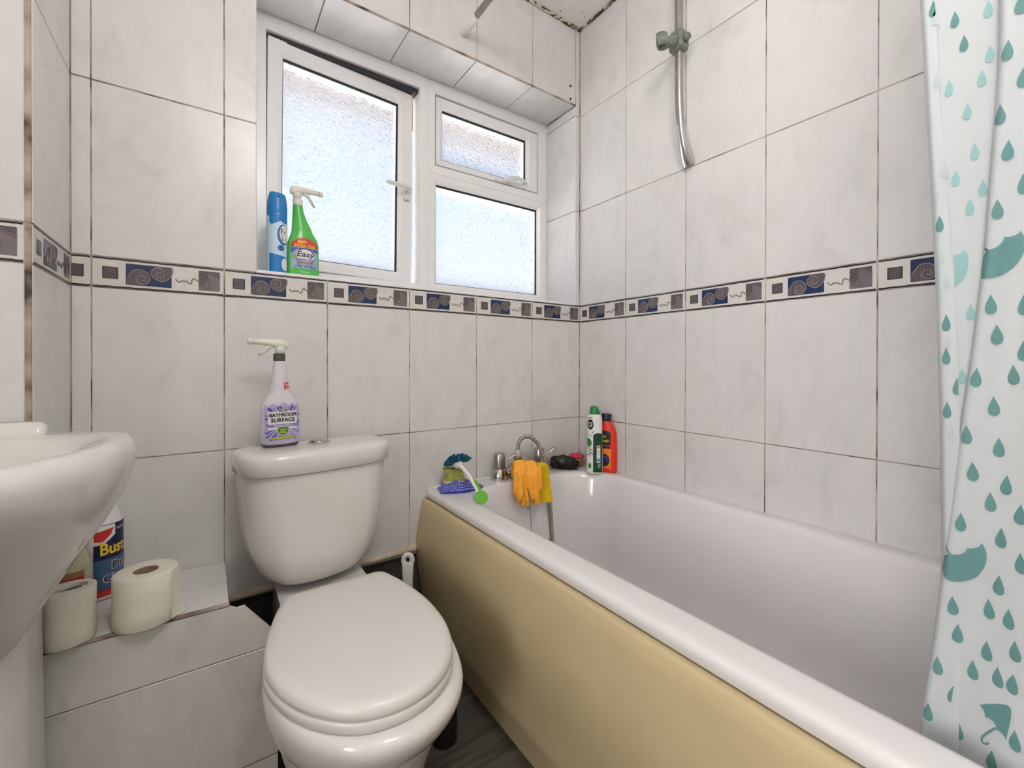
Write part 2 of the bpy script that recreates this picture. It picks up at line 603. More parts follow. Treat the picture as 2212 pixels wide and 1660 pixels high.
class Print:
    """collects flat print; surf(u, v, off) maps it onto the thing"""
    def __init__(s, surf, cell=.006):
        s.mb, s.surf, s.cell, s.mats, s.off = MB(), surf, cell, [], .0003
    def mi(s, name):
        if name not in s.mats:
            s.mats.append(name)
        return s.mats.index(name)
    def put(s, v, f, name):
        s.mb.add([s.surf(p[0], p[1], s.off) for p in v], f, s.mi(name), True)
    def poly(s, pts, name):
        v, f = poly_mesh(pts, s.cell)
        s.put(v, f, name)
        return s
    def text(s, t, cu, cv, w, h, name, bold=.02, rot=0, shear=0):
        if 'M' in t and bold:                          # the built-in M clogs when fattened: print it twice, a hair apart
            for k in (-1, 0, 1):
                s.text(t, cu + k * bold * h * 2.2, cv, w - bold * h * 2, h, name, 0, rot, shear)
                s.off += 2e-6
            return s
        v, f = text_mesh(t, bold)
        c, d = math.cos(rot), math.sin(rot)
        q = []
        for x, y in v:
            x, y = x * w + shear * y * h, y * h
            q.append((cu + x * c - y * d, cv + x * d + y * c))
        s.put(q, f, name)
        return s
    def line(s, pts, w, name):
        L, R = [], []
        for i, p in enumerate(pts):
            a, b = pts[max(i - 1, 0)], pts[min(i + 1, len(pts) - 1)]
            dx, dy = b[0] - a[0], b[1] - a[1]
            l = math.hypot(dx, dy) or 1
            L.append((p[0] - dy / l * w / 2, p[1] + dx / l * w / 2))
            R.append((p[0] + dy / l * w / 2, p[1] - dx / l * w / 2))
        n = len(pts)
        s.put(L + R, [(i, i + 1, n + i + 1, n + i) for i in range(n - 1)], name)
        return s
    def up(s, d=.0002):
        s.off += d
        return s
    def build(s, name, parent):
        return s.mb.build(name, [M[q] for q in s.mats], parent, fix=False)

class Bottle:
    """cross-sections (z, half width, half depth, x offset, exponent); the front faces -Y"""
    def __init__(s, secs):
        s.z = [q[0] for q in secs]
        s.q = secs
    def at(s, z):
        return [smooth_interp(z, s.z, [q[i] for q in s.q]) for i in range(1, 5)]
    def ring(s, z, n=40, k=1.0):
        w, d, xo, e = s.at(z)
        r = []
        for i in range(n):
            a = 2 * PI * i / n
            c, q = math.cos(a), math.sin(a)
            r.append((xo + k * w * math.copysign(abs(c) ** (2 / e), c), k * d * math.copysign(abs(q) ** (2 / e), q), z))
        return r
    def mesh(s, z0=None, z1=None, step=.004, n=40, base=.003):
        z0 = s.z[0] if z0 is None else z0
        z1 = s.z[-1] if z1 is None else z1
        zs = sorted(set([z0] + [q for q in s.z if z0 < q < z1] + [z1]))
        fine = []
        for a, b in zip(zs, zs[1:]):
            k = max(1, int((b - a) / step))
            fine += [a + (b - a) * i / k for i in range(k)]
        fine.append(z1)
        rings = [s.ring(z, n) for z in fine]
        if base:
            rings[0] = [(p[0] * .93, p[1] * .93, p[2]) for p in rings[0]]
            rings.insert(1, [(p[0], p[1], z0 + base) for p in s.ring(z0 + base, n)])
            rings = [rings[0], rings[1]] + [r for r in rings[2:] if r[0][2] > z0 + base]
        return MB().loft(rings)
    def surf(s, u, v, off):
        w, d, xo, e = s.at(v)
        if e < 2.12:                                   # round: print wraps along the arc
            a = u / w
            return (xo + (w + off) * math.sin(a), -(d + off) * math.cos(a), v)
        w, d = w + off, d + off
        t = min(.992, abs(u - xo) / w)
        return (u, -d * (1 - t ** e) ** (1 / e) - off * .5, v)

# ------------------------------------------------------------------ tiles
def tile_mesh(w, h, th=.006, ch=.0011):
    """a tile in its own plane: x across, z up, face towards -y, chamfered edge"""
    a, b = w / 2, h / 2
    v = [(-a, th, -b), (a, th, -b), (a, th, b), (-a, th, b), (-a, ch, -b), (a, ch, -b), (a, ch, b), (-a, ch, b),
         (-a + ch, 0, -b + ch), (a - ch, 0, -b + ch), (a - ch, 0, b - ch), (-a + ch, 0, b - ch)]
    f = [(3, 2, 1, 0)]
    for o in (0, 4):
        for k in range(4):
            f.append((o + k, o + (k + 1) % 4, o + 4 + (k + 1) % 4, o + 4 + k))
    f.append((8, 9, 10, 11))
    return MB().add(v, f)

_tm = {}
def lay(parent, c, rz, w, h, m='tile', rx=0, name='tile'):
    """one tile: centre c on the face plane, turned rz about z (rx tips it to lie flat)"""
    g = .0013
    k = (round(w, 4), round(h, 4), m)
    if k not in _tm:
        me = tile_mesh(w - 2 * g, h - 2 * g).mesh('tile', M[m])
        _tm[k] = me
    o = bpy.data.objects.new(name, _tm[k])
    COL.objects.link(o)
    o.location = (c[0] + random.uniform(-.0002, .0002), c[1] + random.uniform(-.0002, .0002), c[2])
    o.rotation_euler = (rx + random.uniform(-.0012, .0012), 0, rz + random.uniform(-.0015, .0015))
    o.parent = parent
    return o

def motif():
    """the printed and ridged border pattern, 250 x 70 mm, in the tile's own plane"""
    pr = Print(lambda u, v, off: (u / 1000, -off, v / 1000), cell=50)
    for s in (1, -1):
        pr.line([(-124 + 248 * i / 60, s * (32.2 + .35 * math.sin(i * 2.3) + .3 * math.sin(i * .77))) for i in range(61)], 3.8, 'ink')
    pr.poly(rr2(-108, -80, -14, 14, 2), 'charcoal')
    pr.poly(rr2(-67, 18, -25, 25, 2), 'navy')
    pr.poly(rr2(72, 117, -25, 25, 2), 'mauve')
    pr.up()
    for i in range(6):
        pr.line([(-104, -10 + i * 4), (-84, -10 + i * 4)], 1.5, 'mauve')
    lobes = []
    def clip(cx, cy, r, x0, x1, y0, y1):
        return [(min(max(p[0], x0), x1), min(max(p[1], y0), y1)) for p in ell(cx, cy, r, r, 40)]
    a = [(-66, -24), (-66, -10), (-62, 0), (-54, 9), (-44, 13), (-34, 11), (-26, 4), (-23, -6), (-26, -16), (-34, -24)]
    b = [(p.x, p.y) for p in catmull([Vector((*q, 0)) for q in [(-22, 8), (-17, 19), (-8, 24), (18, 24), (20, 12), (14, -2), (2, -11), (-10, -8), (-18, 0)]], 5, True)]
    for q in (a, b):
        pr.poly(q, 'charcoal')
    pr.up()
    def chord(poly, x):
        ys = []
        for i in range(len(poly)):
            p, q = poly[i], poly[(i + 1) % len(poly)]
            if (p[0] - x) * (q[0] - x) < 0:
                ys.append(p[1] + (q[1] - p[1]) * (x - p[0]) / (q[0] - p[0]))
        return (min(ys), max(ys)) if len(ys) > 1 else None
    for q in (a, b):
        x = -64.5
        while x < 20:
            c = chord(q, x)
            if c:
                pr.line([(x, c[0]), (x, c[1])], 1.5, 'mauve')
            x += 3.6
    for i in range(11):
        y = 22.5 - i * 3.3
        pr.line([(73, y), (93 - max(0, i - 5) * 2, y)], 1.7, 'charcoal')
        if i < 4:
            pr.line([(96 + i * 4.5, y), (116, y)], 1.7, 'charcoal')
    pr.up(.0003)
    sp1 = [(-64, -8)] + [(-54 + 0, 9), (-44, 13), (-34, 11), (-26, 4), (-23, -6), (-26, -16), (-34, -22), (-43, -20), (-48, -13), (-46, -5), (-39, -1), (-33, -5), (-33, -12), (-38, -14), (-40, -10)]
    sp2 = [(20, 22), (20, 12), (14, -2), (2, -11), (-10, -8), (-19, 0), (-21, 10), (-15, 19), (-5, 20), (3, 14), (4, 5), (-2, -1), (-9, 1), (-11, 8), (-6, 11), (-3, 7)]
    sq = [(26, -1), (29, -6), (34, -9), (38, -4), (42, -6), (47, -4), (52, -9), (57, -9), (59, 0), (63, 3), (68, 0), (73, -4), (80, -12), (90, -18), (97, -12), (93, 4), (92, 14), (97, 20), (106, 14), (117, 8)]
    for q, r, nm in ((sp1, 1.15, 'ridge'), (sp2, 1.15, 'ridge'), (sq, 1.3, 'mauve')):
        path = [(p.x / 1000, -.0005, p.y / 1000) for p in catmull([Vector((*t, 0)) for t in q], 4)]
        pr.mb.tube(path, r / 1000, 6, pr.mi(nm))
    return pr
MOT = motif()
def border_mesh(x0, x1):
    """border tile, cut to the stretch x0..x1 of the pattern"""
    h = ZT - ZB - .0026
    mb = tile_mesh(x1 - x0 - .0026, h)
    mb.v = [(p[0] + (x0 + x1) / 2, p[1], p[2]) for p in mb.v]
    mats = [M['biscuit']] + [M[q] for q in MOT.mats]
    mb.add(MOT.mb.v, MOT.mb.f, 0, True)
    nb = len(tile_mesh(.1, .1).f)
    mb.m = mb.m[:nb] + [q + 1 for q in MOT.mb.m]
    me = mb.mesh('border_tile', mats)
    if x1 - x0 < .249:
        bm = bmesh.new()
        bm.from_mesh(me)
        for co, no in (((x0 + .0014, 0, 0), (-1, 0, 0)), ((x1 - .0014, 0, 0), (1, 0, 0))):
            bmesh.ops.bisect_plane(bm, geom=list(bm.verts) + list(bm.edges) + list(bm.faces), plane_co=co, plane_no=no, clear_outer=True)
        bm.to_mesh(me)
        bm.free()
    return me
BORDER = border_mesh(-.12625, .12625)
def lay_border(parent, c, rz, x0=-.12625, x1=.12625):
    me = BORDER if x1 - x0 > .249 else border_mesh(x0, x1)
    o = bpy.data.objects.new('border_tile', me)
    COL.objects.link(o)
    o.location = c
    o.rotation_euler = (0, 0, rz)
    o.parent = parent
    return o

# ------------------------------------------------------------------ room shell
def bed(name, boxes, m):
    s = structure(name)
    mb = MB()
    for b in boxes:
        mb.box(*b)
    o = mb.build(name, m)
    COL.objects.unlink(o) if False else None
    bpy.data.objects.remove(s)
    o['kind'] = 'structure'
    return o
G = .0016                 # the joints lie this far behind the tile faces
T = .25
wall_back = bed('wall_back', [
    (XL - .2, WX0 - .006, YW + G, YW + T, 0.33, ZC + .1), (WX1 + .006, XR + .3, YW + G, YW + T, 0.33, ZC + .1),
    (WX0 - .006, WX1 + .006, YW + G, YW + T, 0.33, WZ0 - .012), (WX0 - .006, WX1 + .006, YW + G, YW + T, WZ1 + .006, ZC + .1)], M['grout'])
# the bare strip of wall under the last row of tiles is one with the wall, its shadow painted in
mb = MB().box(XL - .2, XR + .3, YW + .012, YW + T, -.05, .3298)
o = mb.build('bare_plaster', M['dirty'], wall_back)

def column(parent, x0, x1, z0, z1):
    lay(parent, ((x0 + x1) / 2, YW, (z0 + z1) / 2), 0, x1 - x0, z1 - z0)
cols = [(XS, XJ[5])] + [(XJ[i + 1], XJ[i]) for i in range(4, -1, -1)] + [(XJ[0], XR)]
for x0, x1 in cols:
    for z0, z1 in ((ZLOW, ZJ), (ZJ, ZB)):
        column(wall_back, x0, x1, z0, z1)
    for z0, z1 in ((ZT, ZU), (ZU, ZV), (ZV, ZC)):
        if x1 < WX0:
            column(wall_back, x0, x1, z0, z1)
        elif x0 < WX0:
            column(wall_back, x0, WX0, z0, z1)
            if z0 == ZV:
                column(wall_back, WX0, x1, WZ1, z1)
        elif x1 > WX1:
            column(wall_back, WX1, x1, z0, z1)
            if z0 == ZV:
                column(wall_back, x0, WX1, WZ1, z1)
        elif z0 == ZV:
            column(wall_back, x0, x1, WZ1, z1)
    if x1 - x0 > .2:
        lay_border(wall_back, ((x0 + x1) / 2, YW, (ZB + ZT) / 2), 0)
    else:
        o = lay_border(wall_back, (XJ[5] + .068, YW, (ZB + ZT) / 2), 0, -.068 - (x1 - x0), -.068)
# soffit and reveal of the window opening
sj = [WX0] + [XJ[i] for i in range(4, -1, -1) if XJ[i] > WX0 + .02] + [WX1]
for x0, x1 in zip(sj, sj[1:]):
    lay(wall_back, ((x0 + x1) / 2, (YW + YF) / 2, WZ1), 0, x1 - x0, YF - YW, rx=PI / 2, name='soffit_tile')
for z0, z1 in ((WZ0, ZU), (ZU, ZV), (ZV, WZ1)):
    lay(wall_back, (WX1, (YW + YF) / 2, (z0 + z1) / 2), -PI / 2 + PI, YF - YW, z1 - z0, name='reveal_tile').rotation_euler = (0, 0, -PI / 2)
for z0, z1 in ((WZ0, ZU), (ZU, ZV), (ZV, WZ1)):
    lay(wall_back, (WX0, (YW + YF) / 2, (z0 + z1) / 2), 0, YF - YW, z1 - z0, name='reveal_tile').rotation_euler = (0, 0, PI / 2)
MB().box(WX0, WX1, YW - .0006, YW + .004, WZ1 - .0012, WZ1 + .0042).build('edge_trim', M['grout'], wall_back)
for z in (2.1168, 2.0629):
    MB().lathe([(.0045, -.004), (.0045, 0), (.0052, .0006), (.0052, .0008)], n=14).xf(Matrix.Translation((1.2404, YW - .0009, z)) @ Matrix.Rotation(PI / 2, 4, 'X')).build('screw_hole', M['black'], wall_back)

wall_right = bed('wall_right', [(XR + G, XR + T, YB - .2, YW + .1, 0, ZC + .1)], M['grout'])
rows = [(ZLOW, ZJ), (ZJ, ZB), (ZT, ZU), (ZU, ZV), (ZV, ZC)]
ys = [YW] + YJ
for y1, y0 in zip(ys, ys[1:]):
    y0 = max(y0, YB)
    for z0, z1 in rows:
        lay(wall_right, (XR, (y0 + y1) / 2, (z0 + z1) / 2), -PI / 2, y1 - y0, z1 - z0)
    w = y1 - y0
    lay_border(wall_right, (XR, (y0 + y1) / 2 if w > .24 else y1 - .12625, (ZB + ZT) / 2), -PI / 2, -w / 2 if w > .24 and w < .2525 else -.12625, w / 2 if w > .24 and w < .2525 else (-.12625 + w if w < .24 else .12625))

# the boxed-in corner at the left: a short return and a face
wall_left = bed('wall_left', [(XL - .1, XS - G, YS + G, YW + .1, 0, ZC + .1)], M['grout'])
for z0, z1 in rows:
    lay(wall_left, (XS, (YS + .002 + YW) / 2, (z0 + z1) / 2), PI / 2, YW - YS - .004, z1 - z0)
    x1 = XS - .0085
    for k in range(4):
        x0 = max(x1 - P, XL)
        lay(wall_left, ((x0 + x1) / 2, YS, (z0 + z1) / 2), 0, x1 - x0, z1 - z0)
        x1 = x0
    MB().box(XS - .0075, XS - .0012, YS + .0008, YS + .01, z0, z1, .0008).build('edge_trim', M['grout'], wall_left)
lay_border(wall_left, (XS, YS + .13, (ZB + ZT) / 2), PI / 2, -.12625, .12625)
x1 = XS - .0085
for k in range(3):
    lay_border(wall_left, (x1 - .12625, YS, (ZB + ZT) / 2), 0)
    x1 -= P
# the rest of the room, seen only from elsewhere
bed('wall_front', [(XL - .2, XR + .3, YB - .2, YB, 0, ZC + .1)], M['plaster'])
DY0, DY1 = -.75, .05
bed('wall_left_far', [(XL - .1, XL, YB - .1, DY0, 0, ZC + .1), (XL - .1, XL, DY1, YS + .05, 0, ZC + .1), (XL - .1, XL, DY0, DY1, 2.02, ZC + .1)], M['plaster'])
bed('wall_hall', [(-2.4, -2.3, -1.7, 1.0, 0, ZC + .1), (-2.4, XL - .1, -1.7, -1.6, 0, ZC + .1), (-2.4, XL - .1, .9, 1.0, 0, ZC + .1)], M['plaster'])  # unseen hall, added to enclose the fill light
ceil = MB().box(-2.4, XR + .3, -1.7, YW + T, ZC, ZC + .12).build('ceiling', M['ceiling'], loc=(XR, YW, ZC))
ceil['kind'] = 'structure'
bed('floor', [(-2.4, XR + .3, -1.7, YW + T, -.1, 0)], M['floor'])
tr = structure('trim_1')
path = [(XS + (XR - XS) * i / 40, YW - .004, ZC - .004 + .0015 * math.sin(i * 2.1)) for i in range(41)]
MB().tube(path, .007, 8).build('sealant_bead', M['sealant'], tr, loc=(XR, YW, ZC))
path = [(XR - .004, YW - (YW - YB) * i / 60, ZC - .003 + .001 * math.sin(i * 1.7)) for i in range(61)]
MB().tube(path, .006, 8).build('sealant_bead', M['sealant'], tr, loc=(XR, YW, ZC))
dr = structure('door_1')  # unseen open door, put here to let the fill light in
MB().box(XL - .86, XL - .10, DY0 - .04, DY0 - .005, .005, 2.0, .003).build('door_leaf', M['wood'], dr)
for q in ((DY0, DY0 + .03, 0, 2.02), (DY1 - .03, DY1, 0, 2.02), (DY0, DY1, 1.99, 2.02)):
    MB().box(XL - .101, XL + .012, q[0], q[1], q[2], q[3], .003).build('door_frame', M['wood'], dr)
MB().tube([(XL - .80, DY0 - .005, 1.0), (XL - .80, DY0 + .045, 1.0), (XL - .69, DY0 + .045, 1.0)], .009).build('door_handle', M['chrome'], dr)

# ------------------------------------------------------------------ window
win = structure('window_1')
def bars(mb, o, i, y, d, bead=.012, fl=.006, m=0):
    """mitred four-sided frame: o, i = (x0, x1, z0, z1) outer and inner; face at y, depth d, sloped bead towards the glass"""
    O = [(o[0], o[2]), (o[1], o[2]), (o[1], o[3]), (o[0], o[3])]
    I = [(i[0], i[2]), (i[1], i[2]), (i[1], i[3]), (i[0], i[3])]
    cx, cz = (o[0] + o[1]) / 2, (o[2] + o[3]) / 2
    def mix(a, b, dist):
        out = []
        for (ax, az), sx, sz in zip(a, (1, -1, -1, 1), (1, 1, -1, -1)):
            out.append((ax + sx * dist, az + sz * dist))
        return out
    prof = [(O, y + d), (O, y + .002), (mix(O, I, .002), y), (mix(I, O, -bead - .001), y), (mix(I, O, -bead), y + .001), (I, y + fl + .004), (I, y + d)]
    for k in range(4):
        k2 = (k + 1) % 4
        e = .00025
        a, b = [], []
        for pts, yy in prof:
            p, q = Vector((pts[k][0], yy, pts[k][1])), Vector((pts[k2][0], yy, pts[k2][1]))
            t = (q - p).normalized() * e
            a.append(p + t)
            b.append(q - t)
        mb.loft([a, b], True, True, m, False)
    return mb
fx0, fx1, fz0, fz1 = WX0 - .004, WX1 + .004, WZ0 + .004, WZ1 + .006
MX0, MX1 = .6505, .7206
TZ0, TZ1 = 1.652, 1.7260
mb = MB()
bars(mb, (fx0, MX1 - .035, fz0, fz1), (.151, MX0, 1.262, 1.993), YF, .06, .004, .02)
bars(mb, (MX1 - .035, fx1, TZ0 + .037, fz1), (MX1, 1.219, TZ1, 1.993), YF, .06, .004, .02)
bars(mb, (MX1 - .035, fx1, fz0, TZ0 + .037), (MX1 + .004, 1.220, 1.268, TZ0), YF, .06, .012, .006)
mb.build('frame', M['upvc'], win)
def seal_shade(name, x0, x1, z0, z1, y, parent, w=.006, loc=None):
    mb = MB()
    for a in ((x0, x1, z0, z0 + w * .5), (x0, x1, z1 - w * 1.3, z1), (x0, x0 + w * .4, z0, z1), (x1 - w, x1, z0, z1)):
        mb.box(a[0], a[1], y, y + .004, a[2], a[3])
    return mb
def pane_part(x0, x1, z0, z1, y, parent):
    return MB().box(x0, x1, y, y + .004, z0, z1).build('pane', M['glass'], parent)
pane_part(MX1, 1.2235, 1.264, TZ0 + .004, YF + .018, win)
seal_shade('seal', MX1 + .004, 1.2205, 1.2675, TZ0 + .0005, YF + .0135, win).build('seal', M['black'], win)

def sash(ox, oz, hinge, rot, outer, inner, y):
    s = bpy.data.objects.new('sash', None)
    mb = MB()
    bars(mb, outer, inner, y, .055, .012, .006)
    o = mb.build('sash', M['upvc'], win, loc=hinge)
    o.rotation_euler = rot
    o['base'] = hinge
    MB().box(inner[0] - .004, inner[1] + .004, y + .018, y + .022, inner[2] - .004, inner[3] + .004).build('pane', M['glass'], o)
    seal_shade('seal', inner[0], inner[1], inner[2], inner[3], y + .0135, o).build('seal', M['black'], o)
    return o
MB().box(.152, .6495, YF + .007, YF + .05, 1.9785, 1.9925).build('seal', M['black'], win)  # black strip standing in for the shadow in the gap above the sash
ls = sash(0, 0, (.155, YF + .03, 1.98), (0, math.radians(.55), math.radians(3.4)), (.1513, .637, 1.266, 1.984), (.195, .585, 1.304, 1.935), YF + .004)
fs = sash(0, 0, (.97, YF + .02, 1.985), (0, 0, 0), (.7225, 1.217, 1.7275, 1.991), (.7517, 1.1594, 1.754, 1.949), YF + .003)
# handles (levers on a base plate)
def lever(path, r, base, parent):
    mb = MB()
    mb.tube(path, r, 12, flat=.75)
    mb.box(*base, b=.003)
    return mb.build('handle', M['white'], parent)
hx, hz = .616, 1.612
lever([(hx, YF + .004, hz), (hx, YF - .022, hz), (hx - .012, YF - .03, hz), (hx - .05, YF - .033, hz + .001), (hx - .088, YF - .034, hz), (hx - .096, YF - .034, hz - .001)],
      [.010, .010, .0115, .0105, .0115, .008], (hx - .013, hx + .012, YF - .007, YF + .006, hz - .036, hz + .024), ls)
hx, hz = 1.035, 1.735
lever([(hx, YF + .003, hz), (hx, YF - .02, hz), (hx + .012, YF - .028, hz + .004), (hx + .04, YF - .032, hz + .012), (hx + .07, YF - .034, hz + .011), (hx + .098, YF - .034, hz + .002)],
      [.011, .011, .012, .0105, .009, .005], (hx - .042, hx + .02, YF - .008, YF + .005, hz - .011, hz + .006), fs)
MB().box(WX0 - .003, WX1 + .003, YW + .001, YF + .02, WZ0 - .010, WZ0, .002).build('window_sill', M['upvc'], win)
# eaves outside, above the opening
eave = MB().box(-.6, 2.2, YW + T, YW + .62, 2.17, 2.20).box(-.6, 2.2, YW + .60, YW + .64, 2.05, 2.22).build('trim_2', M['eave'])
eave['kind'] = 'structure'
bed('ground', [(-30, 30, 1.7, 45, -2.75, -2.70)], M['paving'])  # unseen paving, added to bounce sunlight up onto the window soffit

# ------------------------------------------------------------------ ceiling lamp, above the camera
lm_, nt_, N_, L_, b_ = newmat('lit_globe')
b_.inputs['Base Color'].default_value = (.8, .76, .7, 1)
b_.inputs['Emission Color'].default_value = (1.0, .965, .92, 1)
b_.inputs['Emission Strength'].default_value = LAMP_GLOW
lp = thing('ceiling_lamp', 'lit opal globe lamp hanging on a short rod from the bathroom ceiling', 'lamp', (LAMP_AT[0], LAMP_AT[1], ZC), world=True)
MB().lathe([(.004, LAMP_AT[2] + .105), (.004, ZC - .03), (.05, ZC - .02), (.055, ZC - .001)], (LAMP_AT[0], LAMP_AT[1], 0)).build('lamp_base', M['lampglass'], lp)
MB().lathe([(.11 * math.sin(PI * k / 14) + .0005, LAMP_AT[2] - .11 * math.cos(PI * k / 14)) for k in range(15)], (LAMP_AT[0], LAMP_AT[1], 0), 24).build('globe', lm_, lp)

# ------------------------------------------------------------------ bath
bath = thing('bathtub', 'white acrylic bathtub set along the right wall under the shower curtain', 'bathtub', (.95, .6, 0), world=True)
BX0, BX1, BY0, BY1 = .597, XR - .001, -.24, YW - .001
def bring(x0, x1, y0, y1, z, r):
    return rrect(x0, x1, y0, y1, z, r, 10)
sh = [bring(BX0 + .004, BX1, BY0, BY1, .509, .004), bring(BX0, BX1, BY0, BY1, .512, .004), bring(BX0, BX1, BY0, BY1, .526, .005), bring(BX0 + .003, BX1, BY0, BY1, .533, .008),
      bring(BX0 + .010, BX1, BY0, BY1, RIM, .012), bring(BX0 + .022, BX1 - .004, BY0, BY1 - .004, RIM + .001, .02),
      bring(.655, 1.252, -.12, 1.272, RIM + .003, [.10, .10, .17, .15]), bring(.664, 1.243, -.11, 1.264, RIM + .002, [.10, .10, .16, .14]),
      bring(.672, 1.236, -.10, 1.256, RIM - .006, [.10, .10, .155, .135]), bring(.677, 1.230, -.09, 1.250, RIM - .02, [.10, .10, .15, .13]),
      bring(.690, 1.215, -.04, 1.238, .40, [.11, .11, .14, .13]), bring(.706, 1.198, .04, 1.222, .25, [.12, .12, .13, .13]),
      bring(.722, 1.18, .10, 1.205, .17, [.12, .12, .12, .12]), bring(.75, 1.15, .15, 1.17, .135, .1), bring(.80, 1.10, .22, 1.10, .128, .08)]
MB().loft(sh, False, True).build('shell', M['acrylic'], bath, sharp=60)
MB().lathe([(.001, .130), (.028, .130), (.032, .1295), (.034, .1275)], (.95, 1.06, 0), 24).build('waste', M['chrome'], bath)
pan_p = [(.592, .5075), (.586, .5075), (.5815, .503), (.576, .475), (.5675, .43), (.561, .386), (.5605, .345), (.5655, .293), (.572, .245), (.580, .19), (.5865, .14), (.589, .116), (.594, .110), (.605, .108), (.612, .098), (.622, .05), (.632, .0005), (.66, .0005), (.66, .5075)]
panel = MB().loft([[(x, y, z) for x, z in pan_p] for y in (YW - .002, .8, .3, -.2)], True, True).build('bath_panel', M['panel'], loc=(.6, .6, 0), sharp=45)
tag(panel, 'beige moulded side panel bulging out below the bathtub rim', 'panel')
sl = MB().tube([(BX0 + .004 - .006 * (i == 0), YW - .003 - .0 * i, .512 + .005 * i) for i in range(6)] + [(BX0 + .02 + i * .06, YW - .003, RIM + .002) for i in range(12)], .005, 8)
o = sl.build('sealant_bead', M['cap_white'], bath)

# mixer tap
TY = 1.318
tap = thing('mixer_tap', 'chrome bath mixer tap with two lever handles on the bathtub end', 'tap', (.953, TY, RIM + .002), world=True)
z0 = RIM + .002
mb = MB()
TX = (.862, 1.045)
for x in TX:
    mb.lathe([(.032, 0), (.033, .004), (.031, .02), (.025, .034), (.022, .04)], (x, TY, z0), 28)
def spring(p, r0, r1):
    return [p + Vector((0, r0 * math.cos(a), r1 * math.sin(a))) for a in [2 * PI * k / 16 for k in range(16)]]
mb.loft([spring(Vector((x, TY, z0 + zz)), a, b) for x, zz, a, b in ((.866, .017, .02, .016), (.893, .015, .019, .013), (.925, .026, .021, .018), (.953, .028, .022, .02), (.985, .022, .021, .017), (1.012, .015, .019, .013), (1.041, .017, .02, .016))], True, True)
mb.tube([(.953, TY, z0 + .024), (.951, TY - .03, z0 + .034), (.948, TY - .055, z0 + .038), (.945, TY - .078, z0 + .036), (.944, TY - .086, z0 + .028), (.944, TY - .088, z0 + .015)], [.02, .02, .018, .016, .014, .012], 16)
mb.build('body', M['chrome'], tap, sharp=50)
for x, a in ((TX[0], .25), (TX[1], .25)):
    MB().lathe([(.021, .0405), (.0215, .043), (.020, .088), (.017, .094), (.002, .095)], (x, TY, z0), 24).build('tap_head', M['chrome_dull'], tap, sharp=40)
    MB().tube([(x + .012, TY - .004, z0 + .070), (x + .035, TY - .008, z0 + .072), (x + .048, TY - .010, z0 + .078), (x + .060, TY - .012, z0 + .088), (x + .066, TY - .013, z0 + .092)], [.005, .005, .008, .011, .006], 12, flat=.55).build('lever', M['chrome'], tap)
MB().lathe([(.016, 0), (.017, .008), (.014, .012), (.013, .03), (.016, .034), (.016, .042), (.011, .046)], (.925, TY - .028, z0 + .036), 20).build('diverter', M['chrome_dull'], tap, sharp=40)
MB().lathe([(.0125, 0), (.0135, .003), (.0125, .020), (.010, .024)], (.925, TY - .028, z0 + .082), 20).build('hose_nut', M['nut'], tap, sharp=40)

def ribbed(path, r, step, name, m, parent=None, loc=(0, 0, 0), k=.84):
    pts = catmull([Vector(p) for p in path], 60)
    out, acc = [pts[0]], 0
    for a, b in zip(pts, pts[1:]):
        acc += (b - a).length
        if acc >= step:
            out.append(b)
            acc = 0
    rs = [r if i % 4 in (1, 2) else r * k for i in range(len(out))]
    return MB().tube(out, rs, 10).build(name, m, parent, loc)
hb = (.925, TY - .028, z0 + .106)
hose = ribbed([hb, (.926, TY - .028, .660), (.937, TY - .032, .683), (.963, TY - .043, .690), (.992, TY - .056, .665), (1.010, TY - .068, .62), (1.021, TY - .078, .56),
               (1.027, TY - .085, .48), (1.030, TY - .088, .40), (1.030, TY - .098, .30), (1.022, TY - .11, .2), (1.01, TY - .17, .142), (.98, TY - .3, .138), (.99, TY - .5, .138)],
              .0075, .0016, 'shower_hose', M['hose'], loc=(1.0, TY - .08, .14))
tag(hose, 'ribbed metal shower hose looping from the mixer tap down into the bathtub', 'hose')
ch = ribbed([(.942, 1.2395, .50), (.942, 1.2375, .45), (.943, 1.232, .38), (.945, 1.226, .30), (.949, 1.214, .22), (.951, 1.20, .17), (.952, 1.14, .1405), (.950, 1.09, .1395), (.95, 1.062, .139)], .0021, .0012, 'plug_chain', M['chrome_dull'], loc=(.952, 1.2, .14), k=.4)
tag(ch, 'thin beaded plug chain hanging down the end of the bathtub below the gloves', 'chain')

# ------------------------------------------------------------------ toilet
TCX = .242
toilet = thing('toilet', 'white close-coupled toilet with closed lid and button cistern', 'toilet', (TCX, 1.0, 0), world=True)
outl = [(p.x - TCX, p.y) for p in catmull([Vector((*q, 0)) for q in [(.250, 1.1045), (.32, 1.1045), (.352, 1.1035), (.366, 1.092), (.374, 1.070), (.386, 1.030), (.397, .975), (.4040, .92), (.4050, .87), (.4000, .81), (.3830, .748), (.3570, .706), (.3180, .675), (.2720, .660), (.2270, .661), (.1840, .676), (.146, .708), (.117, .746), (.096, .790), (.083, .837), (.0795, .880), (.0860, .936), (.0985, .988), (.114, 1.040), (.130, 1.078), (.138, 1.094), (.150, 1.1035), (.18, 1.1045)]], 3, True)]
CY = .87
def D(z, sx, sy=None, dy=0, cy=CY):
    sy = sx if sy is None else sy
    return [(TCX + x * sx + (CY - y) * -.0, cy + (y - CY) * sy + dy, z) for x, y in outl]
lid = [D(.4125, .985), D(.4145, 1.0), D(.421, 1.0), D(.428, .99), D(.4325, .968), D(.4350, .93), D(.4365, .86), D(.4372, .6), D(.4376, .3), D(.4378, .02)]
MB().loft(lid).build('lid', M['seatplastic'], toilet)
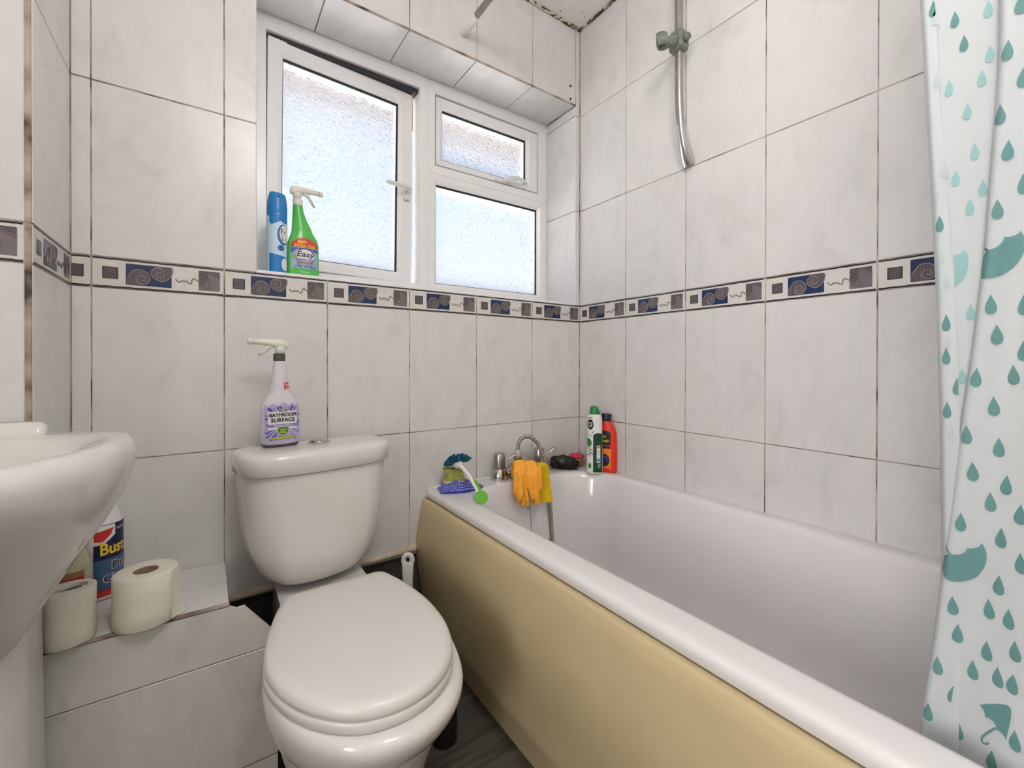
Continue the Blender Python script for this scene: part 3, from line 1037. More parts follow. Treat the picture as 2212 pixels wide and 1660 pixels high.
MB().loft([D(.3925, .99, .985), D(.394, 1.008, 1.0), D(.406, 1.008, 1.0), D(.4105, .995, .99), D(.4115, .97, .97)]).build('seat', M['seatplastic'], toilet)
for s in (-1, 1):
    MB().tube([(TCX + s * .07 - .02, 1.112, .409), (TCX + s * .07 + .02, 1.112, .409)], .010, 14).build('hinge', M['seatplastic'], toilet)
def pan_ring(z, sx, yf, dx=.006):
    return [(TCX + dx + x * sx, CY + (y - CY) * (((CY - yf) / (CY - .66)) if y < CY else .98), z) for x, y in outl]
rings = [pan_ring(*q) for q in ((.0005, .68, .755, .004), (.03, .66, .762, .004), (.12, .67, .765, .004), (.20, .77, .745, .005), (.255, .865, .718, .006), (.284, .905, .704, .006), (.2885, .915, .702, .006), (.293, .935, .696), (.300, .958, .688),
         (.32, 1.0, .668), (.345, 1.034, .649), (.365, 1.052, .638), (.378, 1.053, .636), (.386, 1.042, .641), (.391, 1.03, .652), (.3918, .9, .70))]
mb = MB().loft(rings)
mb.loft([rrect(TCX - .105, TCX + .105, 1.04, 1.332, z, r, 6) for z, r in ((.24, .03), (.25, .04), (.385, .04), (.392, .03), (.3925, .01))])
mb.loft([rrect(TCX - .085, TCX + .085, 1.0, 1.30, z, .04, 6) for z in (.0005, .26)])
mb.build('pan', M['ceramic'], toilet, sharp=55)
CC, CA = .245, math.radians(6.5)
def cis(z, hw, y0, bow=.022, yb=1.320):
    """plan of the cistern: bowed front, well rounded ends, set slightly askew to the wall"""
    n = 40
    rf, rb = min(.075, hw * .5), min(.035, hw * .3)
    uc = hw - rf
    pts = []
    for k in range(n + 1):
        u = -uc + 2 * uc * k / n
        pts.append((u, y0 + bow * (u / hw) ** 2))
    yc = y0 + bow * (uc / hw) ** 2
    m = 12
    rg = [(uc + rf * math.sin(PI / 2 * k / m), yc + .012 * k / m + rf * .92 * (1 - math.cos(PI / 2 * k / m))) for k in range(1, m + 1)]
    ye = rg[-1][1]
    rb = min(rb, max(.004, (yb - ye) * .7))
    rg += [(hw, ye + (yb - rb - ye) * k / 6) for k in range(1, 7)]
    rg += [(hw - rb + rb * math.cos(PI / 2 * k / 8), yb - rb + rb * math.sin(PI / 2 * k / 8)) for k in range(1, 9)]
    pts += rg
    pts += [(-u, v) for u, v in reversed(rg)]
    c, q = math.cos(CA), math.sin(CA)
    return [(CC + u * c - (v - 1.15) * q, 1.15 + u * q + (v - 1.15) * c, z) for u, v in pts]
def cpt(u, v, z):
    c, q = math.cos(CA), math.sin(CA)
    return (CC + u * c - (v - 1.15) * q, 1.15 + u * q + (v - 1.15) * c, z)
body = [cis(.4105, .070, 1.195), cis(.4115, .085, 1.182), cis(.416, .098, 1.172), cis(.424, .112, 1.164), cis(.44, .129, 1.157), cis(.46, .1415, 1.153), cis(.50, .156, 1.148), cis(.55, .166, 1.145), cis(.60, .1715, 1.144), cis(.65, .1745, 1.143), cis(.692, .176, 1.143)]
MB().loft(body).build('cistern', M['ceramic'], toilet, sharp=60)
lidr = [cis(.6935, .175, 1.145), cis(.694, .181, 1.138), cis(.697, .1845, 1.134), cis(.732, .185, 1.133), cis(.7405, .1825, 1.136, .022, 1.3185), cis(.7455, .176, 1.143, .022, 1.314), cis(.7478, .160, 1.160, .022, 1.305), cis(.7484, .12, 1.19, .018, 1.28)]
MB().loft(lidr).build('cistern_lid', M['ceramic'], toilet, sharp=60)
BTN = (.240, 1.236, .7486)
MB().lathe([(.0270, -.001), (.0275, .003), (.0245, .0055), (.0225, .0045), (.0005, .0045)], BTN, 32).build('button_ring', M['chrome'], toilet, sharp=40)
bt = MB()
for s in (-1, 1):
    pts = [(.0008 * s + .0205 * math.cos(a) * s, .0205 * math.sin(a)) for a in [-PI / 2 + PI * k / 14 for k in range(15)]]
    k0 = [(BTN[0] + x, BTN[1] + y, BTN[2] + .0046) for x, y in pts]
    bt.loft([k0, [(p[0], p[1], BTN[2] + .0085) for p in k0], [(BTN[0] + (p[0] - BTN[0]) * .9 + s * .0005, BTN[1] + (p[1] - BTN[1]) * .9, BTN[2] + .0095) for p in k0]], True, True, smooth=False)
bt.build('flush_button', M['chrome'], toilet)

# ------------------------------------------------------------------ tiled boxing beside the toilet
bx = thing('pipe_boxing', 'low white tiled pipe boxing under the washbasin beside the toilet', 'boxing', (-.1, 1.2, 0), world=True)
ZX, FX, FY = .4426, .0365, 1.1143
MB().box(XS + .001, FX - .004, FY + .007, YW - .001, .0005, ZX - .007).build('carcass', M['grout'], bx)
bb = Vector(bx['base'])
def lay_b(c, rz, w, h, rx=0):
    o = lay(bx, c, rz, w, h, 'tile' if rx else 'tile_low', rx)  # top keeps the wall glaze, front takes the copy darkened for shade
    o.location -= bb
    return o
o = lay_b(((XS + .02 + FX) / 2, (FY + .118 + FY) / 2 + .002, ZX), 0, FX - XS - .02, .116, rx=-PI / 2)
o = lay_b(((XS + .02 + FX) / 2, FY + .118 + .0635, ZX), 0, FX - XS - .02, .123, rx=-PI / 2)
MB().box(XS + .002, FX, FY - .001, FY + .006, ZX - .006, ZX + .0006, .001).build('edge_bead', M['grout'], bx)
for x0, x1, za, zb in ((-.249, .130, .0725, .322), (-.249, .13, .0015, .0715)):
    lay_b(((x0 + x1) / 2, FY, (za + zb) / 2), 0, x1 - x0, zb - za)
# the top front tile runs past the end of the boxing and its corner is broken off
ol = [(-.2485, .3235), (.132, .3235), (.130, .345), (.112, .3655), (.064, .4275), (.050, .4265), (.0365, .4345), (-.2485, .4355)]
vf = [(x, FY, z) for x, z in ol]
vb = [(x, FY + .007, z) for x, z in ol]
n = len(ol)
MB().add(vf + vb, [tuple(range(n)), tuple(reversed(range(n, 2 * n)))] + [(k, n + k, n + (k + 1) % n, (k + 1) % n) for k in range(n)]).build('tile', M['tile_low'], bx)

pp = MB().tube([(FX + .002, YW - .004, .343), (.12, YW - .003, .343), (.25, YW - .004, .344), (.40, YW - .003, .347), (.50, YW - .004, .3495), (.548, YW - .004, .3525)], .0105, 12)
pp.tube([(.522, YW - .006, .352), (.535, YW - .006, .354), (.552, YW - .006, .354), (.560, YW - .006, .357)], [.006, .0125, .0125, .008], 10)
pipe = pp.build('pipe', M['pipe'], loc=(.3, YW, .343))
tag(pipe, 'cream painted pipe running along the wall behind the toilet', 'pipe')

# ------------------------------------------------------------------ washbasin
WBX = -.355
basin = thing('washbasin', 'white ceramic washbasin with upstand on a pedestal by the left wall', 'washbasin', (WBX, 1.0, 0), world=True)
def bas(z, a, yb, yf, e=2.5, n=64, xo=0):
    """plan outline: rounded D between yb (wall) and yf (front)"""
    out = []
    ym = yb - .13
    for k in range(n):
        t = 2 * PI * k / n
        c, s = math.cos(t), math.sin(t)
        x = a * math.copysign(abs(c) ** (2 / e), c)
        y = ym + (yb - ym) * math.copysign(abs(s) ** (2 / 3.2), s) if s > 0 else ym + (ym - yf) * math.copysign(abs(s) ** (2 / e), s)
        out.append((WBX + xo + x, y, z))
    return out
R0 = .838
outer = [bas(.500, .085, 1.09, .985, 2.4), bas(.535, .118, 1.09, .935, 2.4), bas(.57, .138, 1.092, .893, 2.4), bas(.61, .160, 1.095, .852, 2.4), bas(.65, .184, 1.097, .815, 2.4), bas(.70, .216, 1.098, .765, 2.3), bas(.74, .236, 1.099, .722, 2.3), bas(.77, .247, 1.10, .692, 2.3),
         bas(.793, .2525, 1.10, .672, 2.3), bas(.812, .2535, 1.10, .664, 2.3), bas(.826, .250, 1.10, .668, 2.3), bas(R0 - .003, .243, 1.10, .68, 2.3), bas(R0, .232, 1.095, .695, 2.3),
         bas(R0 - .002, .214, 1.055, .728, 2.3), bas(R0 - .010, .197, 1.03, .750, 2.2), bas(R0 - .03, .182, 1.015, .768, 2.2), bas(R0 - .08, .16, .99, .79, 2.2), bas(R0 - .13, .12, .96, .82, 2.1), bas(R0 - .15, .06, .93, .87, 2)]
MB().loft(outer, False, True).build('bowl', M['ceramic_basin'], basin, sharp=60)
ups = [rrect(WBX - .13, WBX + .126, 1.062, 1.1005, .82, .01, 6), rrect(WBX - .13, WBX + .126, 1.062, 1.1005, .840, .01, 6), rrect(WBX - .127, WBX + .124, 1.068, 1.1005, .850, .012, 6), rrect(WBX - .122, WBX + .118, 1.074, 1.1005, .856, .012, 6), rrect(WBX - .11, WBX + .105, 1.082, 1.1, .858, .01, 6)]
MB().loft(ups).build('upstand', M['ceramic_basin'], basin)
def ped(z, hw, y0):
    return rrect(WBX - hw, WBX + hw, y0, 1.098, z, [.06, .06, .01, .01], 8)
MB().loft([ped(.0005, .132, .945), ped(.06, .127, .948), ped(.3, .1195, .955), ped(.50, .117, .958), ped(.56, .117, .958)]).build('pedestal', M['ceramic_basin'], basin, sharp=50)
MB().lathe([(.022, 0), (.022, .01), (.016, .03), (.016, .07), (.02, .08), (.02, .1), (.004, .104)], (WBX - .1, 1.045, R0), 20).build('tap', M['chrome'], basin, sharp=40)

# ------------------------------------------------------------------ shower rail, curtain rod, curtain
rail = thing('shower_rail', 'bent chrome shower riser rail with a grey slider on the right wall', 'shower rail', (1.23, .84, 1.6), world=True)
rp = catmull([Vector(q) for q in [(1.232, .842, 2.362), (1.231, .841, 2.2), (1.231, .841, 2.0), (1.231, .840, 1.85), (1.236, .840, 1.76), (1.249, .841, 1.70), (1.262, .842, 1.665)]], 10)
MB().tube(rp, .0125, 20).build('rail', M['chrome_dull'], rail)
MB().tube([(1.243, .8405, 1.722), (1.252, .841, 1.69), (1.266, .842, 1.655), (1.282, .843, 1.628), (1.2945, .8435, 1.612)], [.0138, .0148, .017, .0195, .021], 20).build('bracket', M['chrome'], rail, sharp=40)
mb = MB()
mb.loft([rrect(1.231 - q, 1.231 + q * .9, .841 - q, .841 + q, z, q * .45, 4) for z, q in ((1.952, .016), (1.956, .0235), (1.972, .0255), (2.004, .0250), (2.010, .0215), (2.012, .018))], smooth=False)
def arm(x, y, w, h, zc):
    return [(x, y + w * math.cos(a), zc + h * math.sin(a)) for a in [2 * PI * k / 12 for k in range(12)]]
mb.loft([arm(1.212, .841, .020, .024, 1.978), arm(1.196, .843, .016, .019, 1.972), arm(1.182, .846, .014, .014, 1.966), arm(1.172, .848, .017, .015, 1.962)], smooth=True)
cup = [(.0145, .016), (.0185, .016), (.0205, -.004), (.0185, -.016), (.0125, -.016), (.0120, -.006)]
nn = 18
mb.loft([[(1.158 + r * math.cos(a) - .28 * zz, .850 + r * math.sin(a), 1.962 + zz) for r, zz in cup] for a in [2.75 + 5.2 * k / nn for k in range(nn + 1)]], True, True)
mb.tube([(1.222, .800, 1.978), (1.226, .818, 1.978)], [.010, .012], 12)
mb.build('slider', M['grey_green'], rail)

rod = thing('curtain_rod', 'chrome shower curtain rod ending in a white cap above the window', 'curtain rod', (.734, 1.2, 2.118), world=True)
MB().tube([(.734, YB, 2.118), (.734, 0, 2.118), (.734, 1.28, 2.118)], .0105, 20).build('rod', M['chrome_dull'], rod)
MB().tube([(.734, 1.262, 2.118), (.734, 1.265, 2.118), (.734, 1.345, 2.118), (.734, YW - .0003, 2.118)], [.0115, .0135, .0145, .0165], 20).build('end_cap', M['white'], rod, sharp=40)

S3 = [(0.0736, 1.3461), (0.0829, 1.3001), (0.0717, 1.2669), (0.0882, 1.2325), (0.0823, 1.1915), (0.0714, 1.1523), (0.0897, 1.129), (0.0944, 1.0244), (0.0709, 1.0219), (0.0899, 0.9905), (0.0708, 0.9724), (0.1053, 0.9426), (0.078, 0.946), (0.0922, 0.9106), (0.1127, 0.8767), (0.0885, 0.8649), (0.1078, 0.8349), (0.0827, 0.8243), (0.0946, 0.8024), (0.1171, 0.7746), (0.0722, 0.7955), (0.0864, 0.7648), (0.0715, 0.7435), (0.0878, 0.7119), (0.1234, 0.6742), (0.0952, 0.6815), (0.08, 0.679), (0.1196, 0.6424), (0.0967, 0.6334), (0.0749, 0.6475), (0.1358, 0.5972), (0.1077, 0.6051), (0.0879, 0.6104), (0.0766, 0.6113), (0.1234, 0.5677), (0.144, 0.5365), (0.1196, 0.5274), (0.0919, 0.5157), (0.0743, 0.5528)]
S2 = [(0.1004, 1.3672), (0.1279, 1.3727), (0.12, 1.3392), (0.099, 1.3147), (0.1052, 1.2903), (0.1326, 1.2927), (0.1169, 1.2572), (0.1106, 1.2073), (0.1266, 1.1816), (0.104, 1.1624), (0.1144, 1.143), (0.1133, 1.0189), (0.12, 0.943)]
S1 = [(0.1435, 1.3878), (0.1316, 1.2202), (0.137, 1.1258), (0.1308, 1.0068), (0.1306, 0.9669), (0.1213, 0.9314), (0.1296, 0.9032)]
U1 = [[(0.1036, 1.0568), (0.0964, 1.0556), (0.0889, 1.0566), (0.0792, 1.0641), (0.0721, 1.0771), (0.0702, 1.0928), (0.0734, 1.1042)], [(0.0734, 1.1042), (0.0757, 1.1009), (0.0799, 1.099), (0.0847, 1.0994)], [(0.0847, 1.0994), (0.0863, 1.0938), (0.0903, 1.0891), (0.0953, 1.087), (0.0975, 1.0857)], [(0.0975, 1.0857), (0.1014, 1.0803), (0.1032, 1.0721), (0.1036, 1.0568)]]
U1H = [[(0.102, 1.0982), (0.1001, 1.0922), (0.0955, 1.0867)], [(0.0955, 1.0867), (0.0972, 1.0841), (0.1009, 1.0909), (0.102, 1.0982)]]
U2 = [[(0.133, 0.7274), (0.1327, 0.7133), (0.129, 0.7062), (0.1229, 0.7045), (0.1141, 0.7076), (0.1046, 0.7162), (0.0981, 0.7323), (0.0976, 0.7459), (0.101, 0.7555)], [(0.101, 0.7555), (0.1037, 0.7505), (0.1081, 0.7476), (0.1123, 0.7467)], [(0.1123, 0.7467), (0.1138, 0.742), (0.1181, 0.738), (0.1245, 0.7362)], [(0.1245, 0.7362), (0.1281, 0.7343), (0.1311, 0.7315), (0.133, 0.7274)]]
U2H = [[(0.1306, 0.7482), (0.1281, 0.7419), (0.1241, 0.7363)], [(0.1241, 0.7363), (0.1265, 0.7343), (0.1293, 0.7407), (0.1306, 0.7482)]]
U3 = [[(0.1021, 0.5706), (0.0911, 0.5802), (0.0814, 0.587), (0.0778, 0.586), (0.0772, 0.5791), (0.0784, 0.5678), (0.0809, 0.5496)], [(0.0809, 0.5496), (0.0829, 0.5532), (0.086, 0.5547), (0.0884, 0.5541)], [(0.0884, 0.5541), (0.0889, 0.558), (0.0907, 0.561), (0.0943, 0.5617), (0.0976, 0.5606)], [(0.0976, 0.5606), (0.098, 0.5652), (0.0999, 0.5688), (0.1021, 0.5706)]]
UL = [[(0.1278, 1.0902), (0.1241, 1.0909), (0.121, 1.093), (0.1187, 1.0957)], [(0.1187, 1.0957), (0.1159, 1.0892), (0.1153, 1.0812), (0.1163, 1.0695), (0.1197, 1.0602), (0.1268, 1.0523)], [(0.1268, 1.0523), (0.1268, 1.0694), (0.1278, 1.0902)]]
U3H = [(0.0889, 0.5559), (0.0972, 0.5415), (0.1001, 0.534), (0.0986, 0.5307), (0.0964, 0.5313), (0.0942, 0.535)]
EZ = [.50, .6254, .7416, .7886, .8485, .9052, .9626, 1.0069, 1.0631, 1.0966, 1.156, 1.2107, 1.2543, 1.2973, 1.3617, 2.1]
EY = [.1552, .1418, .1325, .1277, .1228, .1181, .1121, .1082, .1037, .1013, .0983, .0954, .0931, .0912, .0907, .0880]
SZ, SY = [.5, .6139, .7387, .8958, 1.0651, 1.2377, 1.4139, 2.1], [.1393, .1385, .1365, .1387, .1431, .1505, .1583, .185]
HZ, HY = [.844, .9431, 1.0479, 1.1885, 1.2789, 1.3996, 2.1], [.1185, .12, .1246, .1323, .1378, .1415, .16]
def x3(y, z):
    ye = smooth_interp(z, EZ, EY)
    t = ye - y
    s = min(1, max(0, t / .006))
    base = .7150 + .012 * (1 - s) ** 2
    fold = .009 * math.sin(max(0, t - .004) * 46 + z * .55) * min(1, t / .02)
    return base + fold * min(1, max(0, t * 30)) + (.010 if z > .6 else .010 * (.6 - .6) + .010) * 0
def x2(y, z):
    return .738
def x1(y, z):
    ys = smooth_interp(z, SZ, SY)
    t = max(0, ys - y)
    return .738 - .018 * min(1, (t / .006)) ** .5
cur = thing('shower_curtain', 'white shower curtain printed with teal raindrops and umbrellas hanging into the bathtub', 'curtain', (.73, -.05, .40), world=True)
ZC0, ZC1 = .36, 2.107
def curtain_point(i, nz, j, z):
    pass
nz = 70
rowsv = []
for j in range(nz + 1):
    z = ZC0 + (ZC1 - ZC0) * j / nz
    ye, ys_, yh = smooth_interp(z, EZ, EY), smooth_interp(z, SZ, SY), smooth_interp(z, HZ, HY)
    row = []
    yh = min(yh, ys_ - .008)
    for k in range(9):                              # hem to the front edge
        y = yh + (ys_ - .0008 - yh) * k / 8
        row.append((x1(y, z), y, z))
    row += [(.7325, ys_, z), (.7375, ys_ - .001, z)]
    yb_ = min(ye - .022, ys_ - .05)
    for k in range(1, 11):                          # behind, back under the next fold
        y = ys_ - .001 + (yb_ - ys_) * k / 10
        row.append((x2(y, z), y, z))
    row.append((.733, yb_ - .004, z))
    for k in range(1, 9):                           # forward again to the edge of the next fold
        t = k / 9
        row.append((.731 - .002 * t, yb_ - .004 + (ye - .002 - yb_ + .004) * t, z))
    for k in range(70):                             # the wide front fold, on to the far end of the rod
        t = k / 69
        y = ye - (t ** 1.4) * (ye + .36)
        row.append((x3(y, z), y, z))
    rowsv.append(row)
mb = MB().loft(rowsv, False, False, closed=False)
co = mb.build('curtain_sheet', M['curtain'], cur, fix=False)
pr = Print(lambda u, v, off: (x3(u, v) - .0004 - off * 2.2, u, v), .004)
def drop(y, z, w=.0100, h=.0215, rot=0):
    pts = []
    for k in range(24):
        t = 2 * PI * k / 24
        a = math.sin(t / 2)
        dx = math.sin(t) * a ** 1.5 * .60
        dz = math.cos(t) * .5
        pts.append((dx * w, dz * h))
    c, s = math.cos(rot), math.sin(rot)
    return [(y - (p[0] * c - p[1] * s * .5), z + p[0] * s + p[1] * c + .002) for p in pts]
for y, z in S3:
    pr.poly(drop(y, z, .0108, .0225, random.uniform(-.12, .12)), 'teal')
def outline(segs):
    o = []
    for sg in segs:
        o += [(p.x, p.y) for p in catmull([Vector((*q, 0)) for q in sg], 5)][:-1]
    return o
for q in (U1, U1H, U2, U2H, U3):
    pr.poly([(min(p[0], smooth_interp(p[1], EZ, EY) - .0015), p[1]) for p in outline(q)], 'teal')
pr.line([(p.x, p.y) for p in catmull([Vector((*q, 0)) for q in U3H], 5)], .0018, 'teal')
yy = random.Random(3)
for r in range(44):                                  # the print goes on beyond the frame
    for c in range(10):
        pr.poly(drop(.052 - c * .042 - .02 * (r % 2) + yy.uniform(-.005, .005), .45 + r * .036 + yy.uniform(-.006, .006), .013, .0215), 'teal')
for r in range(14):
    for c in range(2):
        pr.poly(drop(.082 - c * .022 + yy.uniform(-.003, .003), 1.39 + r * .045 + yy.uniform(-.006, .006)), 'teal')
pr.build('raindrop_print', cur)['kind'] = 'stuff'
pr = Print(lambda u, v, off: (x2(u, v) - off * 2.2 - .0002, u, v), .004)
for i, (y, z) in enumerate(S2):
    pr.poly(drop(y, z, .0092, .020), 'teal' if i in (1, 2) else 'teal_light')
pr.poly(outline(UL), 'teal_light')
pr.build('raindrop_print', cur)['kind'] = 'stuff'
pr = Print(lambda u, v, off: (x1(u, v) - off * 2.2, u, v), .003)
for y, z in S1:
    pr.poly([(min(max(p[0], smooth_interp(p[1], HZ, HY) + .0004), smooth_interp(p[1], SZ, SY) - .001), p[1]) for p in drop(y, z, .0090, .0205)], 'teal')
for y, z in ((.1415, 1.376), (.1400, 1.30), (.1405, 1.16), (.1355, 1.085), (.1305, 1.055), (.1300, .985), (.1255, .875), (.133, 1.19)):
    pr.poly(drop(y, z, .0085, .020), 'teal_blur')
pr.build('raindrop_print', cur)['kind'] = 'stuff'

# ------------------------------------------------------------------ bottles
def trigger(parent, x, y, z, s, m, nz_dir=1, angle=0.0, collar='white', droop=0):
    """spray head: collar, body, nozzle arm and trigger; nozzle towards +x (nz_dir 1) or -x (-1)"""
    R = Matrix.Translation((x, y, z)) @ Matrix.Rotation(angle, 4, 'Z') @ Matrix.Diagonal((nz_dir * s, s, s, 1))
    mb = MB().lathe([(.0135, 0), (.0142, .002), (.0142, .018), (.012, .020)], n=24).xf(R)
    mb.build('collar', M[collar], parent, sharp=40)
    mb = MB()
    def sec(xc, w, hh, zc):
        return [(xc, w * math.cos(a), zc + hh * math.sin(a)) for a in [2 * PI * k / 14 for k in range(14)]]
    mb.loft([sec(-.022, .004, .005, .042), sec(-.020, .008, .011, .043), sec(-.010, .0105, .0145, .044), sec(.005, .0105, .0135, .0455), sec(.022, .009, .010, .0485), sec(.045, .0075, .008, .050), sec(.058, .007, .0075, .050), sec(.060, .004, .004, .050)])
    mb.loft([[(a * math.cos(t) - .002, b * math.sin(t), zz) for t in [2 * PI * k / 16 for k in range(16)]] for zz, a, b in ((.018, .011, .010), (.03, .012, .010), (.04, .014, .010))])
    mb.xf(R).build('spray_head', M[m], parent)
    MB().tube([(.016, 0, .040), (.026, 0, .036), (.036, 0, .024), (.048, 0, .004 + droop)], [.006, .0055, .005, .0035], 10).xf(R).build('trigger', M[m], parent)
    MB().lathe([(.006, 0), (.0085, .001), (.0085, .010), (.006, .012)], n=16).xf(R @ Matrix.Translation((.060, 0, .050)) @ Matrix.Rotation(PI / 2, 4, 'Y')).build('nozzle', M[m], parent, sharp=40)

SILL = WZ0 + .0003
# blue air freshener can
can = thing('air_freshener', 'blue and white air freshener can on the window sill behind the green bottle', 'aerosol can', (.1605, 1.402, SILL), math.radians(2))
cb = Bottle([(0, .0255, .0255, 0, 2), (.003, .0262, .0262, 0, 2), (.160, .0262, .0262, 0, 2), (.165, .0255, .0255, 0, 2), (.180, .0262, .0262, 0, 2), (.205, .0250, .0250, 0, 2), (.222, .0215, .0225, 0, 2.3), (.229, .0195, .0205, 0, 2.5)])
cb.mesh(0, .160).build('can', M['b_sky'], can, sharp=50)
cap = cb.mesh(.1605, .229, base=0)
cap.v = [(p[0], p[1], p[2] - max(0, (p[2] - .222)) * (.4 + p[0] * 14)) for p in cap.v]
cap.build('cap', M['b_blue'], can, sharp=50)
MB().lathe([(.0028, 0), (.0028, .002), (.0022, .0022)], n=14).xf(Matrix.Translation((-.001, -.0236, .214)) @ Matrix.Rotation(PI / 2, 4, 'X')).build('spray_hole', M['p_navy'], can)
pr = Print(cb.surf)
pr.poly([(-.0255, .002), (.0255, .002), (.0255, .046), (.012, .048), (-.01, .052), (-.0255, .055)], 'b_blue')
pr.poly([(-.0255, .160), (-.0255, .140), (-.018, .134), (-.006, .140), (.006, .146), (.016, .140), (.0255, .143), (.0255, .160)], 'b_blue')
pr.poly(ell(.013, .108, .0165, .029), 'b_blue_d').up()
pr.poly(ell(.0165, .110, .0145, .025), 'p_white')
pr.poly(ell(.006, .070, .009, .0085), 'b_blue_d')
pr.poly(ell(.0175, .0255, .010, .018), 'p_white').up()
pr.text('F', .0085, .116, .007, .017, 'p_navy', .01)
pr.text('r', .0165, .113, .005, .009, 'p_navy', .01)
pr.text('L', .0105, .099, .006, .014, 'p_navy', .01)
for i in range(3):
    pr.line([(.0005, .0725 - i * .003), (.0115, .0725 - i * .003)], .0009, 'p_white')
pr.build('label', can)

# green limescale remover
g = thing('spray_bottle', 'green spray bottle with clear trigger head on the window sill', 'spray bottle', (.2285, 1.402, SILL), math.radians(2))
gb = Bottle([(0, .0395, .019, 0, 2.6), (.004, .0415, .0205, 0, 2.6), (.02, .0425, .021, 0, 2.6), (.095, .0415, .021, 0, 2.5), (.108, .0385, .020, 0, 2.4), (.118, .0335, .019, -.001, 2.3), (.128, .0288, .018, -.0028, 2.2), (.145, .0250, .017, -.0055, 2.1), (.165, .0195, .0155, -.010, 2), (.185, .0152, .0142, -.0135, 2), (.198, .0138, .0135, -.0145, 2), (.206, .0125, .0125, -.0145, 2)])
gb.mesh().build('bottle', M['b_green'], g, sharp=60)
trigger(g, -.0145, 0, .2055, .96, 'clearwhite', 1, .05, 'clearwhite')
pr = Print(gb.surf)
arch = [(-.036, .020), (.036, .020), (.0365, .076)] + [(.0365 * math.cos(a), .078 + .031 * math.sin(a)) for a in [PI * k / 16 for k in range(17)]] + [(-.0365, .076)]
pr.poly(arch, 'p_sil').up()
pr.poly([(.0362, .0815)] + [(.0362 * math.cos(a), .0805 + .0285 * math.sin(a)) for a in [.04 + (PI - .08) * k / 16 for k in range(17)]] + [(-.0362, .0815)], 'p_red')
pr.poly([(-.0355, .079), (.0355, .079), (.0355, .068), (.02, .075), (-.02, .075), (-.0355, .062)], 'p_blue')
pr.poly(ell(.002, .060, .024, .0205), 'p_white')
pr.poly(ell(-.028, .053, .006, .005), 'p_lime')
pr.up()
pr.line([(p[0], p[1]) for p in ell(.002, .060, .022, .0185, 20, .25, PI)], .003, 'p_navy')
pr.text('50%', -.006, .0965, .026, .0085, 'p_yellow', .045)
for i in range(3):
    pr.line([(.0115, .0995 - i * .003), (.023, .0995 - i * .003)], .0008, 'p_orange')
pr.text('EXTRA FREE', 0, .0862, .056, .0080, 'p_yellow', .025)
pr.up()
pr.text('Easy', .003, .0595, .049, .0225, 'p_white', .05, shear=.15).up()
pr.text('Easy', .003, .0595, .0465, .0205, 'p_navy', .012, shear=.15)
pr.text('LIMESCALE', .001, .0452, .047, .0060, 'p_navy', .012, shear=.2)
pr.text('REMOVER', .001, .0375, .041, .0062, 'p_red', .012, shear=.2)
for k, q in enumerate([[(-.028, .0225), (-.02, .028), (-.014, .026), (-.006, .030)], [(-.02, .033), (-.014, .027), (-.010, .022)], [(0, .024), (.004, .029), (.009, .023)], [(.010, .029), (.018, .031), (.014, .024), (.022, .025), (.030, .029)]]):
    pr.line([(p.x, p.y) for p in catmull([Vector((*t, 0)) for t in q], 4)], .0013, 'p_navy')
pr.text('M1 00', .027, .0215, .008, .003, 'p_red', .02)
pr.line([(-.036, .0185), (.034, .0165)], .0007, 'p_white')
for i in range(2):
    pr.line([(-.012, .0115 - i * .002), (.012, .0110 - i * .002)], .0008, 'p_white')
pr.build('label', g)

# bathroom surface spray on the cistern
b2 = thing('spray_bottle', 'clear and purple bathroom spray bottle standing on the toilet cistern', 'spray bottle', (.1495, 1.247, .7488), math.radians(9))
b2.scale = (1.06, 1.06, 1.04)
bb2 = Bottle([(0, .0375, .019, 0, 3), (.004, .0395, .021, 0, 3), (.02, .0415, .0215, 0, 2.9), (.05, .0425, .0215, 0, 2.8), (.085, .0425, .0215, 0, 2.7), (.10, .0405, .021, -.0005, 2.6), (.112, .0345, .0205, -.001, 2.4), (.122, .0265, .020, -.0015, 2.2), (.131, .0222, .019, -.002, 2.1), (.15, .0190, .0175, -.002, 2), (.17, .0165, .016, -.002, 2), (.19, .0138, .0138, -.002, 2), (.207, .0118, .0118, -.002, 2)])
bb2.mesh(.0065).build('bottle', M['bottle_lilac'], b2, sharp=60)
bb2.mesh(0, .0064, base=.002).build('base', M['darkgrey'], b2, sharp=50)
# the head points away to the left
trigger(b2, -.002, 0, .207, .92, 'clearwhite', -1, -.10, 'darkgrey', droop=.012)
pr = Print(bb2.surf)
pr.poly([(-.039, .010), (.039, .010), (.0415, .05), (.0415, .085), (.036, .103), (.030, .099), (.022, .106), (.012, .100), (.002, .107), (-.010, .100), (-.022, .106), (-.030, .099), (-.036, .103), (-.0415, .085), (-.0415, .05)], 'p_lilac').up()
rr_ = random.Random(5)
for k in range(34):                                   # the print's burst of rays
    a = 2 * PI * k / 34 + rr_.uniform(-.03, .03)
    w = rr_.uniform(.03, .075)
    r0 = .014 + rr_.uniform(0, .006)
    def lim(a_):
        c, s = math.cos(a_), math.sin(a_)
        t = 1
        t = min(.0395 / max(1e-6, abs(c)), (.047 if s > 0 else .041) / max(1e-6, abs(s)))
        return t * rr_.uniform(.86, .99)
    r1 = min(lim(a - w), lim(a + w))
    pr.poly([(r0 * math.cos(a), .055 + r0 * math.sin(a)), (r1 * math.cos(a - w), .055 + r1 * math.sin(a - w)), (r1 * math.cos(a + w), .055 + r1 * math.sin(a + w))], rr_.choice(['p_indigo', 'p_purple', 'p_purple', 'p_indigo', 'p_indigo', 'p_lilac']))
pr.up()
pr.poly(rr2(-.0315, .0315, .043, .086, .002), 'p_white').up()
pr.poly(rr2(-.0315, .0315, .048, .0555, .0004), 'p_purple')
